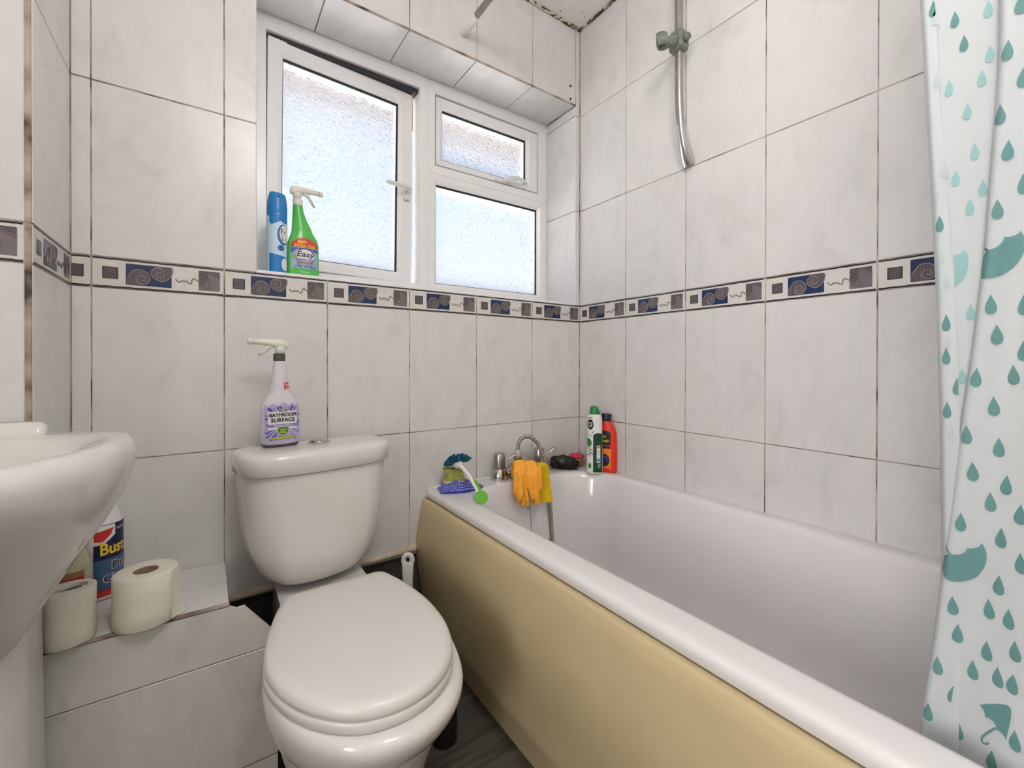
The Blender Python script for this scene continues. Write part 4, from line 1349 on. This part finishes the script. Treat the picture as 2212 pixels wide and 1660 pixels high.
pr.poly(rr2(-.0105, .0105, .084, .0915, .002), 'p_white').up()
pr.poly(rr2(-.0097, .0097, .0848, .0907, .0018), 'p_green')
pr.poly([(-.0125, .0475), (0, .050), (.0125, .0475), (.012, .037), (.008, .0315), (0, .0265), (-.008, .0315), (-.012, .037)], 'p_white').up()
pr.poly([(-.0115, .0466), (0, .049), (.0115, .0466), (.011, .037), (.0072, .0320), (0, .0277), (-.0072, .0320), (-.011, .037)], 'p_green')
pr.poly(rr2(-.0285, .0285, .0195, .0250, .0004), 'p_lime').up()
pr.text('ASDA', 0, .0878, .013, .0036, 'p_white', .03)
pr.text('BATHROOM', 0, .0775, .058, .0088, 'p_black', .018)
pr.text('SURFACE', 0, .0652, .052, .0098, 'p_black', .022)
pr.text('CLEANING SPRAY', 0, .0518, .042, .0042, 'p_white', .02)
pr.text('ANTI', 0, .0418, .0145, .0045, 'p_yellow', .02)
pr.text('BAC', 0, .0358, .0120, .0045, 'p_yellow', .02)
pr.text('KILLS 99.9% OF BACTERIA', 0, .0222, .050, .0030, 'p_yellow', .01)
pr.poly([(.0045, .1395), (.0195, .1405), (.0195, .1555), (.0050, .1545)], 'p_red').up()
pr.text('750ml', .0115, .1495, .0115, .0052, 'p_white', .02)
pr.text('SPRAY', .0115, .1433, .0085, .0024, 'p_white', .02)
pr.build('label', b2)

# cream cleaner and orange bottle in the far corner of the bath
RZ = RIM + .0032
c1 = thing('cleaner_bottle', 'white and dark green cream cleaner bottle with green cap at the bathtub corner', 'bottle', (1.2150, 1.1905, RZ), math.radians(-46))
k1 = Bottle([(0, .0285, .0215, 0, 2.6), (.004, .0305, .022, 0, 2.6), (.06, .0302, .022, 0, 2.6), (.16, .0290, .0215, 0, 2.5), (.205, .0285, .021, 0, 2.5), (.216, .0262, .020, 0, 2.4), (.2225, .022, .0185, 0, 2.2), (.2245, .0195, .0175, 0, 2.1)])
k1.mesh().build('bottle', M['white'], c1, sharp=60)
kc = Bottle([(.2246, .0198, .0178, 0, 2.1), (.236, .0186, .0165, -.0002, 2.2), (.246, .0155, .0135, -.002, 2.3), (.252, .0125, .0115, -.003, 2.4), (.2555, .0095, .0085, -.003, 2.2)])
kc.mesh(base=0).build('cap', M['cif_green'], c1, sharp=50)
pr = Print(k1.surf)
pr.poly([(-.0055, .006), (.0285, .006), (.0285, .152), (.014, .155), (.002, .153), (-.0055, .146)], 'p_dgreen')
pr.poly(ell(-.0155, .187, .0115, .020), 'p_black')
pr.poly([(-.0262, .207), (-.002, .216), (-.012, .2155), (-.022, .213)], 'p_red')
pr.poly([(-.0275, .135), (-.0205, .134), (-.012, .125), (-.0105, .112), (-.016, .103), (-.0225, .102), (-.0275, .108)], 'p_green')
pr.poly(ell(-.018, .030, .0055, .010), 'p_green').up()
pr.text('Cif', -.0160, .187, .0155, .0175, 'p_white', .012)
pr.poly(rr2(.0080, .0215, .042, .108, .001), 'p_white')
pr.text('Cream', -.0175, .146, .015, .005, 'p_green', .01)
for i, (u, v) in enumerate([(-.026, .095), (-.024, .086), (-.021, .078), (-.026, .070), (-.018, .090), (-.016, .076)]):
    pr.line([(u, v), (u + .006, v + .004), (u + .010, v - .003)], .0022, 'p_black')
pr.line([(-.010, .152), (-.007, .158), (-.002, .161)], .002, 'p_black')
pr.up()
pr.poly(rr2(.0115, .0180, .098, .105, .0005), 'p_red')
pr.poly([(.0125, .087), (.0170, .087), (.0148, .082)], 'p_black')
pr.line([(.0105, .076), (.0190, .076)], .0015, 'p_black')
pr.poly(ell(.0150, .0530, .0055, .0072), 'p_blue').up()
pr.line([(.0125, .0530), (.0150, .0560), (.0175, .0535), (.0145, .050)], .0012, 'p_white')
pr.line([(-.001, .030), (-.0008, .018)], .0010, 'p_lime')
for i in range(4):
    pr.line([(.012, .037 - i * .004), (.022, .037 - i * .004)], .0012, 'p_white')
pr.build('label', c1)

c2 = thing('cleaner_bottle', 'orange red cleaner bottle with navy cap in the corner of the bathtub rim', 'bottle', (1.2695, 1.1735, RZ), math.radians(-62))
k2 = Bottle([(0, .0325, .017, 0, 2.8), (.004, .0345, .018, 0, 2.8), (.10, .0345, .018, 0, 2.7), (.145, .0335, .0178, -.0005, 2.6), (.168, .0292, .0172, -.0025, 2.4), (.184, .0232, .0168, -.005, 2.2), (.194, .0190, .0165, -.006, 2), (.197, .0175, .016, -.006, 2)])
k2.mesh().build('bottle', M['orange'], c2, sharp=60)
MB().lathe([(.0185, 0), (.0190, .002), (.0190, .025), (.0175, .027), (.001, .027)], (-.006, 0, .1971), 28).build('cap', M['navycap'], c2, sharp=40)
pr = Print(k2.surf)
pr.poly([(-.028, .105), (.0145, .105), (.0160, .150), (.0100, .158), (-.028, .162)], 'p_black')
pr.poly(rr2(-.028, .0135, .092, .101, .001), 'p_black')
pr.poly(rr2(-.028, .0175, .018, .091, .001), 'p_orange').up()
pr.poly(ell(-.006, .047, .017, .024), 'p_navy')
pr.text('Dr', -.010, .138, .017, .011, 'p_yellow', .02, .12)
pr.text('Magic', -.006, .121, .034, .014, 'p_yellow', .008, .12)
for i in range(4):
    pr.line([(-.022, .0975 - i * .008), (.012, .0975 - i * .008)], .0014, 'p_yellow' if i > 0 else 'p_red')
pr.line([(-.026, .017), (.016, .014)], .0012, 'p_white')
pr.line([(p[0], p[1]) for p in ell(-.006, .047, .010, .015, 16, 0, PI * 1.4)], .0018, 'p_purple')
pr.build('label', c2)

# drain cleaner and a neighbour under the basin
d1 = thing('cleaner_bottle', 'navy labelled drain cleaner bottle behind the toilet rolls on the boxing', 'bottle', (-.1965, 1.312, ZX + .0008), math.radians(30))
kd = Bottle([(0, .0370, .032, 0, 2), (.004, .0385, .034, 0, 2), (.160, .0385, .034, 0, 2), (.182, .031, .029, 0, 2), (.206, .0225, .021, 0, 2), (.222, .016, .016, 0, 2)])
kd.mesh().build('bottle', M['white'], d1, sharp=60)
MB().lathe([(.017, 0), (.0175, .002), (.0165, .028), (.014, .030), (.001, .030)], (0, 0, .2221), 24).build('cap', M['white'], d1, sharp=40)
_K = 1.38
pr = Print(lambda u, v, off: kd.surf(u + .012, v * _K, off), .004)
pr.poly(rr2(-.037, .045, .006, .118, .001), 'p_navy').up()
pr.poly(rr2(-.037, .045, .017, .064, .001), 'p_steel')
pr.poly(rr2(-.037, .045, .006, .0165, .001), 'p_red')
pr.poly([(-.037, .117), (.000, .117), (.000, .100), (-.020, .088), (-.037, .088)], 'p_white').up()
pr.poly([(-.036, .108), (-.003, .112), (-.008, .102), (-.022, .092), (-.036, .094)], 'p_red')
pr.text('HILTON', .014, .109, .022, .0042, 'p_white', .01)
pr.up()
pr.text('Buster', .010, .080, .072, .019, 'p_yellow', .03)
pr.line([(-.030, .0675), (.038, .0675)], .0009, 'p_sil')
pr.text('Drain', .018, .0525, .050, .0140, 'p_white', .06)
pr.text('Cleaner', .014, .0330, .072, .0135, 'p_white', .06).up()
pr.text('Drain', .018, .0525, .0475, .0118, 'p_black', .02)
pr.text('Cleaner', .014, .0330, .0690, .0114, 'p_black', .02)
for i in range(2):
    pr.line([(-.022, .0130 - i * .004), (.034, .0130 - i * .004)], .0012, 'p_yellow')
pr.build('label', d1)
d2 = thing('cleaner_bottle', 'pale bottle with a brown and red label beside the drain cleaner', 'bottle', (-.228, 1.245, ZX + .0008), math.radians(25))
ke = Bottle([(0, .024, .018, 0, 2.6), (.004, .0255, .0195, 0, 2.6), (.10, .0255, .0195, 0, 2.5), (.125, .020, .017, 0, 2.2), (.14, .012, .012, 0, 2)])
ke.mesh().build('bottle', M['sponge_pale'], d2, sharp=60)
MB().lathe([(.0125, 0), (.013, .002), (.012, .02), (.001, .021)], (0, 0, .1401), 20).build('cap', M['white'], d2, sharp=40)
pr = Print(ke.surf)
pr.poly(rr2(-.024, .012, .012, .092, .001), 'tan').up()
pr.poly(rr2(-.022, .010, .064, .08, .001), 'p_red')
pr.poly(ell(-.006, .04, .012, .016), 'sponge_pale').up()
for i in range(5):
    pr.line([(-.020, .054 - i * .008), (.006, .056 - i * .008)], .0014, 'p_black' if i % 2 else 'p_red')
pr.build('label', d2)

# black bottle on the floor behind the toilet
kb = thing('black_bottle', 'black plastic bottle on the floor between the toilet and the bath panel', 'bottle', (.492, 1.005, .0005), .3)
Bottle([(0, .030, .030, 0, 2), (.004, .032, .032, 0, 2), (.15, .032, .032, 0, 2), (.175, .026, .026, 0, 2), (.19, .014, .014, 0, 2)]).mesh().build('bottle', M['blackplastic'], kb, sharp=60)
MB().lathe([(.015, 0), (.0155, .002), (.015, .03), (.001, .031)], (0, 0, .1901), 20).build('cap', M['blackplastic'], kb, sharp=40)

# ------------------------------------------------------------------ toilet rolls
def roll(name, x, y, R, h, r, label, crush):
    t = thing(name, label, 'toilet roll', (x, y, ZX + .0008), rz=.4)
    n = 56
    def ring(rad, z, q=0):
        out = []
        for k in range(n):
            a = 2 * PI * k / n
            rr = rad
            if crush:
                rr = rad * (1 + .05 * math.cos(2 * a + .4) + .015 * math.sin(5 * a))
            out.append((rr * math.cos(a), rr * math.sin(a) * (1 if not q else 1), z))
        return out
    def hole(z):
        out = []
        for k in range(n):
            a = 2 * PI * k / n
            if crush:
                out.append((r * 1.18 * math.cos(a), r * .52 * math.sin(a) + .004 * math.sin(2 * a), z))
            else:
                out.append((r * math.cos(a), r * math.sin(a), z))
        return out
    mb = MB()
    mb.loft([ring(R - .002, 0), ring(R, .002), ring(R, h * .3), ring(R * .995, h * .6), ring(R, h - .002), ring(R - .002, h), [tuple(Vector(p).lerp(Vector(q), .5)) for p, q in zip(ring(R, h), hole(h))], hole(h - .0003), hole(h - .003), hole(.002), hole(0)], False, False)
    mb.loft([hole(0), ring(R - .002, 0)], False, False)
    mb.build('paper', M['paper'], t, sharp=50)
    tb = MB()
    if crush:
        a = [(p[0] * .93, p[1] * .7, .002) for p in hole(0)]
        b = [(p[0] * .93, p[1] * .7 + .002, h - .006) for p in hole(0)]
        tb.loft([a, b, [(p[0] * .8, p[1] * .5 + .002, h - .004) for p in a]], False, False)
        tb.build('core_tube', M['paper'], t)
    else:
        tb.loft([[(p[0] * .985, p[1] * .985, .001) for p in hole(0)], [(p[0] * .985, p[1] * .985, h - .0015) for p in hole(0)], [(p[0] * .94, p[1] * .94, h - .0015) for p in hole(0)], [(p[0] * .94, p[1] * .94, .001) for p in hole(0)]], False, False)
        tb.build('core_tube', M['card'], t, sharp=40)
    # the loose end of the sheet
    if not crush:
        a0 = -.62 - .4
        MB().loft([[((R + .0006 + f * (k / 11) ** 2) * math.cos(a0 + .05 * k), (R + .0006 + f * (k / 11) ** 2) * math.sin(a0 + .05 * k), z) for k in range(12)] for z, f in ((.0008, .013), (.012, .008), (h * .5, .004), (h - .001, .002))], False, False, closed=False).build('loose_sheet', M['paper'], t)
    return t
roll('toilet_roll', -.104, 1.138, .0515, .100, .0205, 'full toilet roll on the boxing, the one beside the toilet', False)
roll('toilet_roll', -.214, 1.131, .0375, .098, .023, 'half used toilet roll with a crumpled core beside the pedestal', True)

# ------------------------------------------------------------------ toilet brush
tb = thing('toilet_brush', 'white toilet brush with a looped handle behind the toilet', 'toilet brush', (.500, 1.275, 0), -.5)
mb = MB()
def hs(z, w, d):
    return rrect(-w, w, -d, d, z, min(w, d) * .7, 5)
rings = []
for z, w, d in ((.10, .006, .006), (.20, .010, .007), (.25, .0145, .008), (.265, .0155, .0105), (.278, .015, .0075), (.290, .0160, .0105), (.302, .0155, .0075), (.314, .0165, .0105), (.325, .0165, .008), (.336, .0172, .0085), (.345, .0176, .0080), (.3475, .0172, .0075)):
    rings.append(hs(z, w, d))
mb.loft(rings)
op = [(.0130 * math.cos(a), 0, .3560 + .0165 * math.sin(a)) for a in [2 * PI * k / 28 for k in range(29)]]
mb.tube(op[:-1] + [op[0]], .0052, 10, flat=1.5)
mb.build('handle', M['white'], tb, sharp=60)
MB().lathe([(.045, .0005), (.05, .004), (.046, .12), (.042, .125), (.040, .12), (.042, .01), (.001, .008)], n=28).build('holder', M['cap_white'], tb, sharp=50)
MB().lathe([(.006, .02), (.034, .025), (.036, .09), (.006, .10)], n=20).build('brush_head', M['white'], tb)

# ------------------------------------------------------------------ washing-up things on the bath rim
def remesh(mb, name, m, voxel, smooth=2, **kw):
    me = mb.mesh(name + '_src', m)
    o = bpy.data.objects.new(name + '_src', me)
    COL.objects.link(o)
    r = o.modifiers.new('r', 'REMESH')
    r.mode = 'VOXEL'
    r.voxel_size = voxel
    r.use_smooth_shade = True
    s = o.modifiers.new('s', 'SMOOTH')
    s.iterations = smooth
    s.factor = .5
    me2 = bpy.data.meshes.new_from_object(o.evaluated_get(bpy.context.evaluated_depsgraph_get()))
    bpy.data.objects.remove(o)
    out = MB()
    out.v = [tuple(p.co) for p in me2.vertices]
    out.f = [tuple(p.vertices) for p in me2.polygons]
    out.m = [0] * len(out.f)
    out.sm = [True] * len(out.f)
    bpy.data.meshes.remove(me2)
    return out

def checked_cloth():
    m, nt, N, L, b = newmat('blue_checked_cloth')
    at = N.new('ShaderNodeUVMap')
    mp = N.new('ShaderNodeMapping')
    mp.inputs['Scale'].default_value = (30, 30, 1)
    L.new(at.outputs[0], mp.inputs[0])
    sp = N.new('ShaderNodeSeparateXYZ')
    L.new(mp.outputs[0], sp.inputs[0])
    hs_ = []
    for i in (0, 1):
        f = N.new('ShaderNodeMath')
        f.operation = 'FRACT'
        L.new(sp.outputs[i], f.inputs[0])
        g_ = N.new('ShaderNodeMath')
        g_.operation = 'GREATER_THAN'
        g_.inputs[1].default_value = .58
        L.new(f.outputs[0], g_.inputs[0])
        hs_.append(g_)
    mul = N.new('ShaderNodeMath')
    mul.operation = 'ADD'
    L.new(hs_[0].outputs[0], mul.inputs[0])
    L.new(hs_[1].outputs[0], mul.inputs[1])
    r = N.new('ShaderNodeValToRGB')
    r.color_ramp.interpolation = 'CONSTANT'
    r.color_ramp.elements[0].color = (*srgb(30, 40, 140), 1)
    r.color_ramp.elements[1].position = .75
    r.color_ramp.elements[1].color = (*srgb(215, 215, 235), 1)
    e = r.color_ramp.elements.new(.3)
    e.color = (*srgb(52, 66, 175), 1)
    hv = N.new('ShaderNodeMath')
    hv.operation = 'MULTIPLY'
    hv.inputs[1].default_value = .5
    L.new(mul.outputs[0], hv.inputs[0])
    L.new(hv.outputs[0], r.inputs[0])
    L.new(r.outputs[0], b.inputs['Base Color'])
    b.inputs['Roughness'].default_value = .9
    return m
M['check'] = checked_cloth()
cl = MB()
NU, NV = 60, 36
def clothf(u, v):
    # a crumpled cloth: long lump, pinched towards a point at its right end
    a = u * 2 - 1
    half_ = (.040 * (1 - max(0, a) ** 1.6) + .004) * (1 - .25 * max(0, -a) ** 2)
    t = v * 2 - 1
    y = t * half_
    hgt = .030 * (1 - a * a * .72) * (1 - t * t) ** .6 + .001
    wob = .006 * math.sin(u * 17 + v * 5) * math.cos(v * 8 - u * 6) + .004 * noise.noise(Vector((u * 9, v * 9, 2.2)))
    z = max(.0015, hgt + wob * (1 - t * t) * 1.1 * (1 - max(0, a) ** 3))
    x = a * .072 + .004 * math.sin(v * 9)
    return (x, y, z)
cl.grid(clothf, NU, NV)
cloth = cl.build('cloth', M['check'], loc=(0, 0, 0), fix=False)
uvl = cloth.data.uv_layers.new(name='UVMap')
for poly in cloth.data.polygons:
    for li in poly.loop_indices:
        vi = cloth.data.loops[li].vertex_index
        uvl.data[li].uv = ((vi % (NU + 1)) / NU, (vi // (NU + 1)) / NV * .62)
cloth.location = (.688, 1.285, RIM + .0022)
cloth.rotation_euler = (0, 0, math.radians(-22))
tag(cloth, 'crumpled blue and white checked cloth under the sponge on the bathtub corner', 'cloth')

sp = thing('sponge', 'olive green waisted scouring sponge lying on the blue checked cloth', 'sponge', (.676, 1.308, RIM + .033), math.radians(-20))
def spo(s, y, k=1.0):
    pr_ = [(-.036, .006), (-.033, .020), (-.0345, .030), (-.031, .036), (-.02, .038), (-.006, .0375), (.008, .0375), (.022, .038), (.032, .036), (.036, .029), (.031, .020), (.029, .013), (.034, .004), (.036, 0), (-.036, 0)]
    q = [(-.035, .001), (-.034, .006), (-.026, .013), (-.0235, .018), (-.027, .024), (-.036, .029), (-.038, .034), (-.035, .040), (-.028, .042), (-.012, .0385), (0, .038), (.012, .0385), (.028, .042), (.035, .040), (.038, .034), (.036, .029), (.027, .024), (.0235, .018), (.026, .013), (.034, .006), (.035, .001)]
    return [(x * k, y, .02 + (z - .02) * k) for x, z in q]
MB().loft([spo(1, -.022, .93), spo(1, -.020, 1), spo(1, .020, 1), spo(1, .022, .93)]).build('foam', M['olive'], sp, sharp=50)
MB().box(-.037, .037, -.024, .024, -.008, .0006, .002).build('scouring_pad', M['sponge_pale'], sp)

db = thing('dish_brush', 'white and green dish brush with teal bristles propped on the sponge', 'dish brush', (.68, 1.2, RIM), 0)
hd = Vector((.672, 1.275, RIM + .092))
pth = catmull([Vector(q) for q in [(.673, 1.270, RIM + .088), (.677, 1.252, RIM + .082), (.683, 1.222, RIM + .062), (.687, 1.190, RIM + .037), (.684, 1.162, RIM + .022), (.677, 1.140, RIM + .018), (.670, 1.128, RIM + .0205)]], 8)
dbm = MB()
rs = [.0085, .0078, .0062, .0062, .0065, .0068, .007]
dbm.tube(pth, [smooth_interp(i / (len(pth) - 1), [0, .12, .3, .5, .7, .85, 1], rs) for i in range(len(pth))], 14)
hx_ = Matrix.Translation(hd) @ Matrix.Rotation(math.radians(-42), 4, 'X')
dbm.xf(Matrix.Identity(4))
hdm = MB().lathe([(.001, -.012), (.012, -.012), (.0155, -.004), (.0155, .004), (.012, .006), (.001, .007)], n=24).xf(hx_)
dbm.add(hdm.v, hdm.f, 0, True)
def shift(mb, d):
    mb.v = [(p[0] - d[0], p[1] - d[1], p[2] - d[2]) for p in mb.v]
    return mb
DB = (.68, 1.2, RIM)
shift(dbm, DB).build('handle', M['white'], db, sharp=50)
gp = pth[len(pth) // 2 - 6:]
gm = MB().tube([p + Vector((.0052, -.0012, .0030)) for p in gp], [smooth_interp(i / (len(gp) - 1), [0, .15, .8, 1], [.0015, .0062, .0072, .0095]) for i in range(len(gp))], 14)
fc = Vector((.6665, 1.1175, RIM + .0225))
fm = MB().lathe([(.006, -.010), (.010, -.004), (.0185, .000), (.0195, .0018), (.0185, .0036), (.001, .0042)], n=32).xf(Matrix.Translation(fc) @ Matrix.Rotation(math.radians(62), 4, Vector((.82, -.57, 0)).cross(Vector((0, 0, -1))).normalized()))
d_ = Vector((-.52, -.80, .30)).normalized()
zq = Vector((0, 0, 1)).rotation_difference(d_)
fm = MB().lathe([(.006, -.012), (.010, -.005), (.0185, .000), (.0198, .0018), (.0185, .0036), (.001, .0042)], n=32).xf(Matrix.Translation(fc) @ zq.to_matrix().to_4x4())
gm.add(fm.v, fm.f, 0, True)
shift(gm, DB).build('grip', M['limegreen'], db, sharp=50)
br = MB()
rr_ = random.Random(11)
for k in range(420):
    a = rr_.uniform(0, 2 * PI)
    t = rr_.uniform(0, 1) ** .6
    el = math.radians(8 + 62 * (1 - t))
    dv = Vector((math.cos(a) * math.cos(el), math.sin(a) * math.cos(el), -math.sin(el) * -.9))
    p0 = Vector((math.cos(a) * .012 * t, math.sin(a) * .012 * t, .002))
    L_ = rr_.uniform(.031, .037)
    p1 = p0 + dv * L_
    br.tube([p0, (p0 + p1) / 2 + Vector((0, 0, .001)), p1], [.0015, .0014, .0012], 5)
br.xf(Matrix.Translation(hd) @ Matrix.Rotation(math.radians(-28), 4, 'X'))
b_ = shift(br, DB).build('bristles', M['teal_bristle'], db, fix=False)
b_['kind'] = 'stuff'

# rubber gloves and cloth over the tap spout
GX, GY, GZ = .972, TY - .075, z0 + .060
def glove(dx, dy, seed, lens, spread):
    """a limp glove folded over the spout: cuff behind, palm and fingers hanging in front"""
    mb = MB()
    rr = random.Random(seed)
    def blob(path, rs, flat):
        mb.tube(path, rs, 14, flat=flat)
    return mb
def glove_mesh(cx, yf, ztop, w, pf, fingers, seed):
    """pf: plan of the fold; fingers: list of (x offset at knuckle, x offset at tip, z knuckle, z tip, radius, y push)"""
    mb = MB()
    nseg = 14
    # hand and cuff as one flattened sleeve that runs up from the front, over the spout and down behind
    path = [(yf + .062, ztop - .062), (yf + .055, ztop - .028), (yf + .040, ztop - .006), (yf + .022, ztop), (yf + .006, ztop - .012), (yf - .002, ztop - .035), (yf - .005, ztop - .062), (yf - .006, ztop - .082)]
    hw = [w * .82, w * .84, w * .86, w * .86, w * .92, w, w * 1.02, w * .9]
    th = [.007, .0075, .008, .0085, .009, .010, .011, .010]
    rings = []
    for i, (y, z) in enumerate(path):
        a, b = path[max(0, i - 1)], path[min(len(path) - 1, i + 1)]
        t = Vector((0, b[0] - a[0], b[1] - a[1])).normalized()
        nrm = Vector((0, -t.z, t.y))
        c = Vector((cx, y, z))
        rings.append([c + Vector((hw[i] * math.copysign(abs(math.cos(q)) ** .7, math.cos(q)), 0, 0)) + nrm * th[i] * math.sin(q) for q in [2 * PI * k / 20 for k in range(20)]])
    mb.loft(rings)
    for x0, x1, za, zb, r, py in fingers:
        zm = (za + zb) / 2
        mb.tube([(cx + x0, yf - .004, za + .03), (cx + x0, yf - .006 - py * .4, za), (cx + (x0 + x1) / 2 + .001, yf - .007 - py, zm), (cx + x1, yf - .006 - py, zb + r), (cx + x1, yf - .005 - py, zb + .001)],
                [r * .95, r * 1.05, r * 1.08, r * .96, r * .4], 14, flat=.86)
    # creases
    out = remesh(mb, 'glove', M['glove'], .0022, 3)
    v2 = []
    for p in out.v:
        q = Vector(p)
        d = noise.noise(Vector((q.x * 45, seed, q.z * 16))) * .0022 + noise.noise(Vector((q.x * 110, seed + 3, q.z * 40))) * .0008
        v2.append((q.x, q.y + d * (1.2 if q.y < yf + .02 else .4), q.z))
    out.v = v2
    return out
GA = math.radians(-24)
GC = Vector((.900, 1.208, 0))
GM = Matrix.Translation(GC) @ Matrix.Rotation(GA, 4, 'Z') @ Matrix.Diagonal((.82, 1, 1, 1))
def place(mb, name, m):
    mb.xf(GM)
    return mb.build(name, m, loc=tuple(GC + Vector((0, 0, z0 + .03))), fix=False)
g1 = glove_mesh(-.022, .004, z0 + .074, .032, 0,
    [(-.024, -.028, z0 + .020, z0 - .032, .0110, .001), (-.003, -.011, z0 + .004, z0 - .060, .0172, .010), (.006, .006, z0 - .020, z0 - .079, .0092, .001), (.020, .026, z0 - .016, z0 - .078, .0100, .004)], 1)
o = place(g1, 'rubber_glove', M['glove'])
tag(o, 'orange rubber glove draped over the tap spout, the one nearer the dish brush', 'glove', 'orange rubber gloves on the tap')
g2 = glove_mesh(.024, -.002, z0 + .0725, .028, 0,
    [(-.010, .000, z0 - .002, z0 - .052, .0112, .006), (.016, .019, z0 - .006, z0 - .075, .0122, .003), (.031, .034, z0 + .034, z0 - .022, .0110, .005)], 2)
g2.add(*(lambda t: (t.v, t.f))(MB().loft([[(x, .004 + q, z0 + zz + .002 * math.cos(k)) for k, (x, q) in enumerate(((.042, 0), (.055, .004), (.0565, .008), (.042, .005)))] for zz in (.064, .054, .046)], True, True)), 0, True)
o = place(g2, 'rubber_glove', M['glove'])
tag(o, 'orange rubber glove draped over the tap spout beside the yellow cloth', 'glove', 'orange rubber gloves on the tap')
def ycloth(u, v):
    q = v * .215                                      # length over the fold
    w = .020 + .026 * v
    xx = (u * 2 - 1) * w
    if q < .05:
        y, z = .076 - q * .2, z0 + .060 - (.05 - q)
    elif q < .10:
        t = (q - .05) / .05
        y, z = .066 - t * .045, z0 + .060 + .004 * math.sin(t * PI)
    else:
        y, z = .021 - (q - .1) * .02, z0 + .058 - (q - .10) * 1.12
    wv = .005 * math.sin(u * 9 + v * 3) * v + .003 * math.sin(u * 17)
    return (.062 + xx + .016 * v, y + wv, z)
yc = MB().grid(ycloth, 30, 60)
y2 = MB().grid(lambda u, v: (lambda p: (p[0], p[1] + .0028, p[2] - (.0028 if .2 < v < .5 else 0)))(ycloth(u, v)), 30, 60)
yc.add(y2.v, [tuple(reversed(f)) for f in y2.f], 0, True)
o = place(yc, 'cloth', M['yellowcloth'])
tag(o, 'yellow cloth hanging over the tap beside the orange gloves', 'cloth')

# black scourer and pink topped tub
sc_ = MB()
rr_ = random.Random(21)
for k in range(420):
    a = rr_.uniform(0, 2 * PI)
    pts = []
    ax = Vector((rr_.gauss(0, 1), rr_.gauss(0, 1), rr_.gauss(0, 1))).normalized()
    b0 = ax.orthogonal().normalized()
    c0 = ax.cross(b0)
    rad = rr_.uniform(.004, .010)
    cen = Vector((max(-.034, min(.034, rr_.gauss(0, .018))), max(-.012, min(.012, rr_.gauss(0, .007))), max(-.012, min(.010, rr_.gauss(-.003, .006)))))
    cen.z -= abs(cen.x) * .25
    for j in range(14):
        t = j / 13 * 2 * PI * rr_.uniform(.9, 1.0)
        p = cen + (b0 * math.cos(t) + c0 * math.sin(t)) * rad
        p += Vector((noise.noise(p * 90), noise.noise(p * 90 + Vector((9, 0, 0))), noise.noise(p * 90 + Vector((0, 9, 0))))) * .005
        p.z = max(-.0205, min(.024, p.z * 1.15))
        pts.append(p)
    sc_.tube(pts, .0009, 4)
core = bmesh.new()
bmesh.ops.create_icosphere(core, subdivisions=4, radius=1)
for q in core.verts:
    d = 1 + .22 * noise.noise(q.co * 2.2) + .16 * noise.noise(q.co * 7)
    q.co = Vector((q.co.x * .040 * d, q.co.y * .018 * d, max(-.019, q.co.z * .019 * d)))
sc_.frombm(core, 0, True)
o = sc_.build('scourer', M['wire'], fix=False)
o.scale = (1.3, 1.15, 1.3)
o.location = (1.160, 1.300, RIM + .0315)
o.rotation_euler = (0, .12, math.radians(-40))
tag(o, 'tangled black wire scourer on the bathtub end in front of the pink topped tub', 'scourer')
tu = thing('scrubber_tub', 'small tan tub topped with crumpled pink netting behind the black scourer', 'scrubber', (1.232, 1.312, RIM + .0022))
MB().lathe([(.026, 0), (.028, .003), (.0285, .034), (.027, .036), (.001, .036)], n=32).build('tub', M['tan'], tu, sharp=40)
pk = bmesh.new()
bmesh.ops.create_icosphere(pk, subdivisions=4, radius=1)
for q in pk.verts:
    a = math.atan2(q.co.y, q.co.x)
    d = 1 + .10 * math.sin(a * 9 + q.co.z * 6) + .12 * noise.noise(q.co * 4)
    q.co = Vector((q.co.x * .030 * d, q.co.y * .030 * d, .040 + q.co.z * .013 * d + .004 * math.sin(a * 5) * (1 - abs(q.co.z))))
MB().frombm(pk, 0, True).build('pink_netting', M['pink'], tu, fix=False)
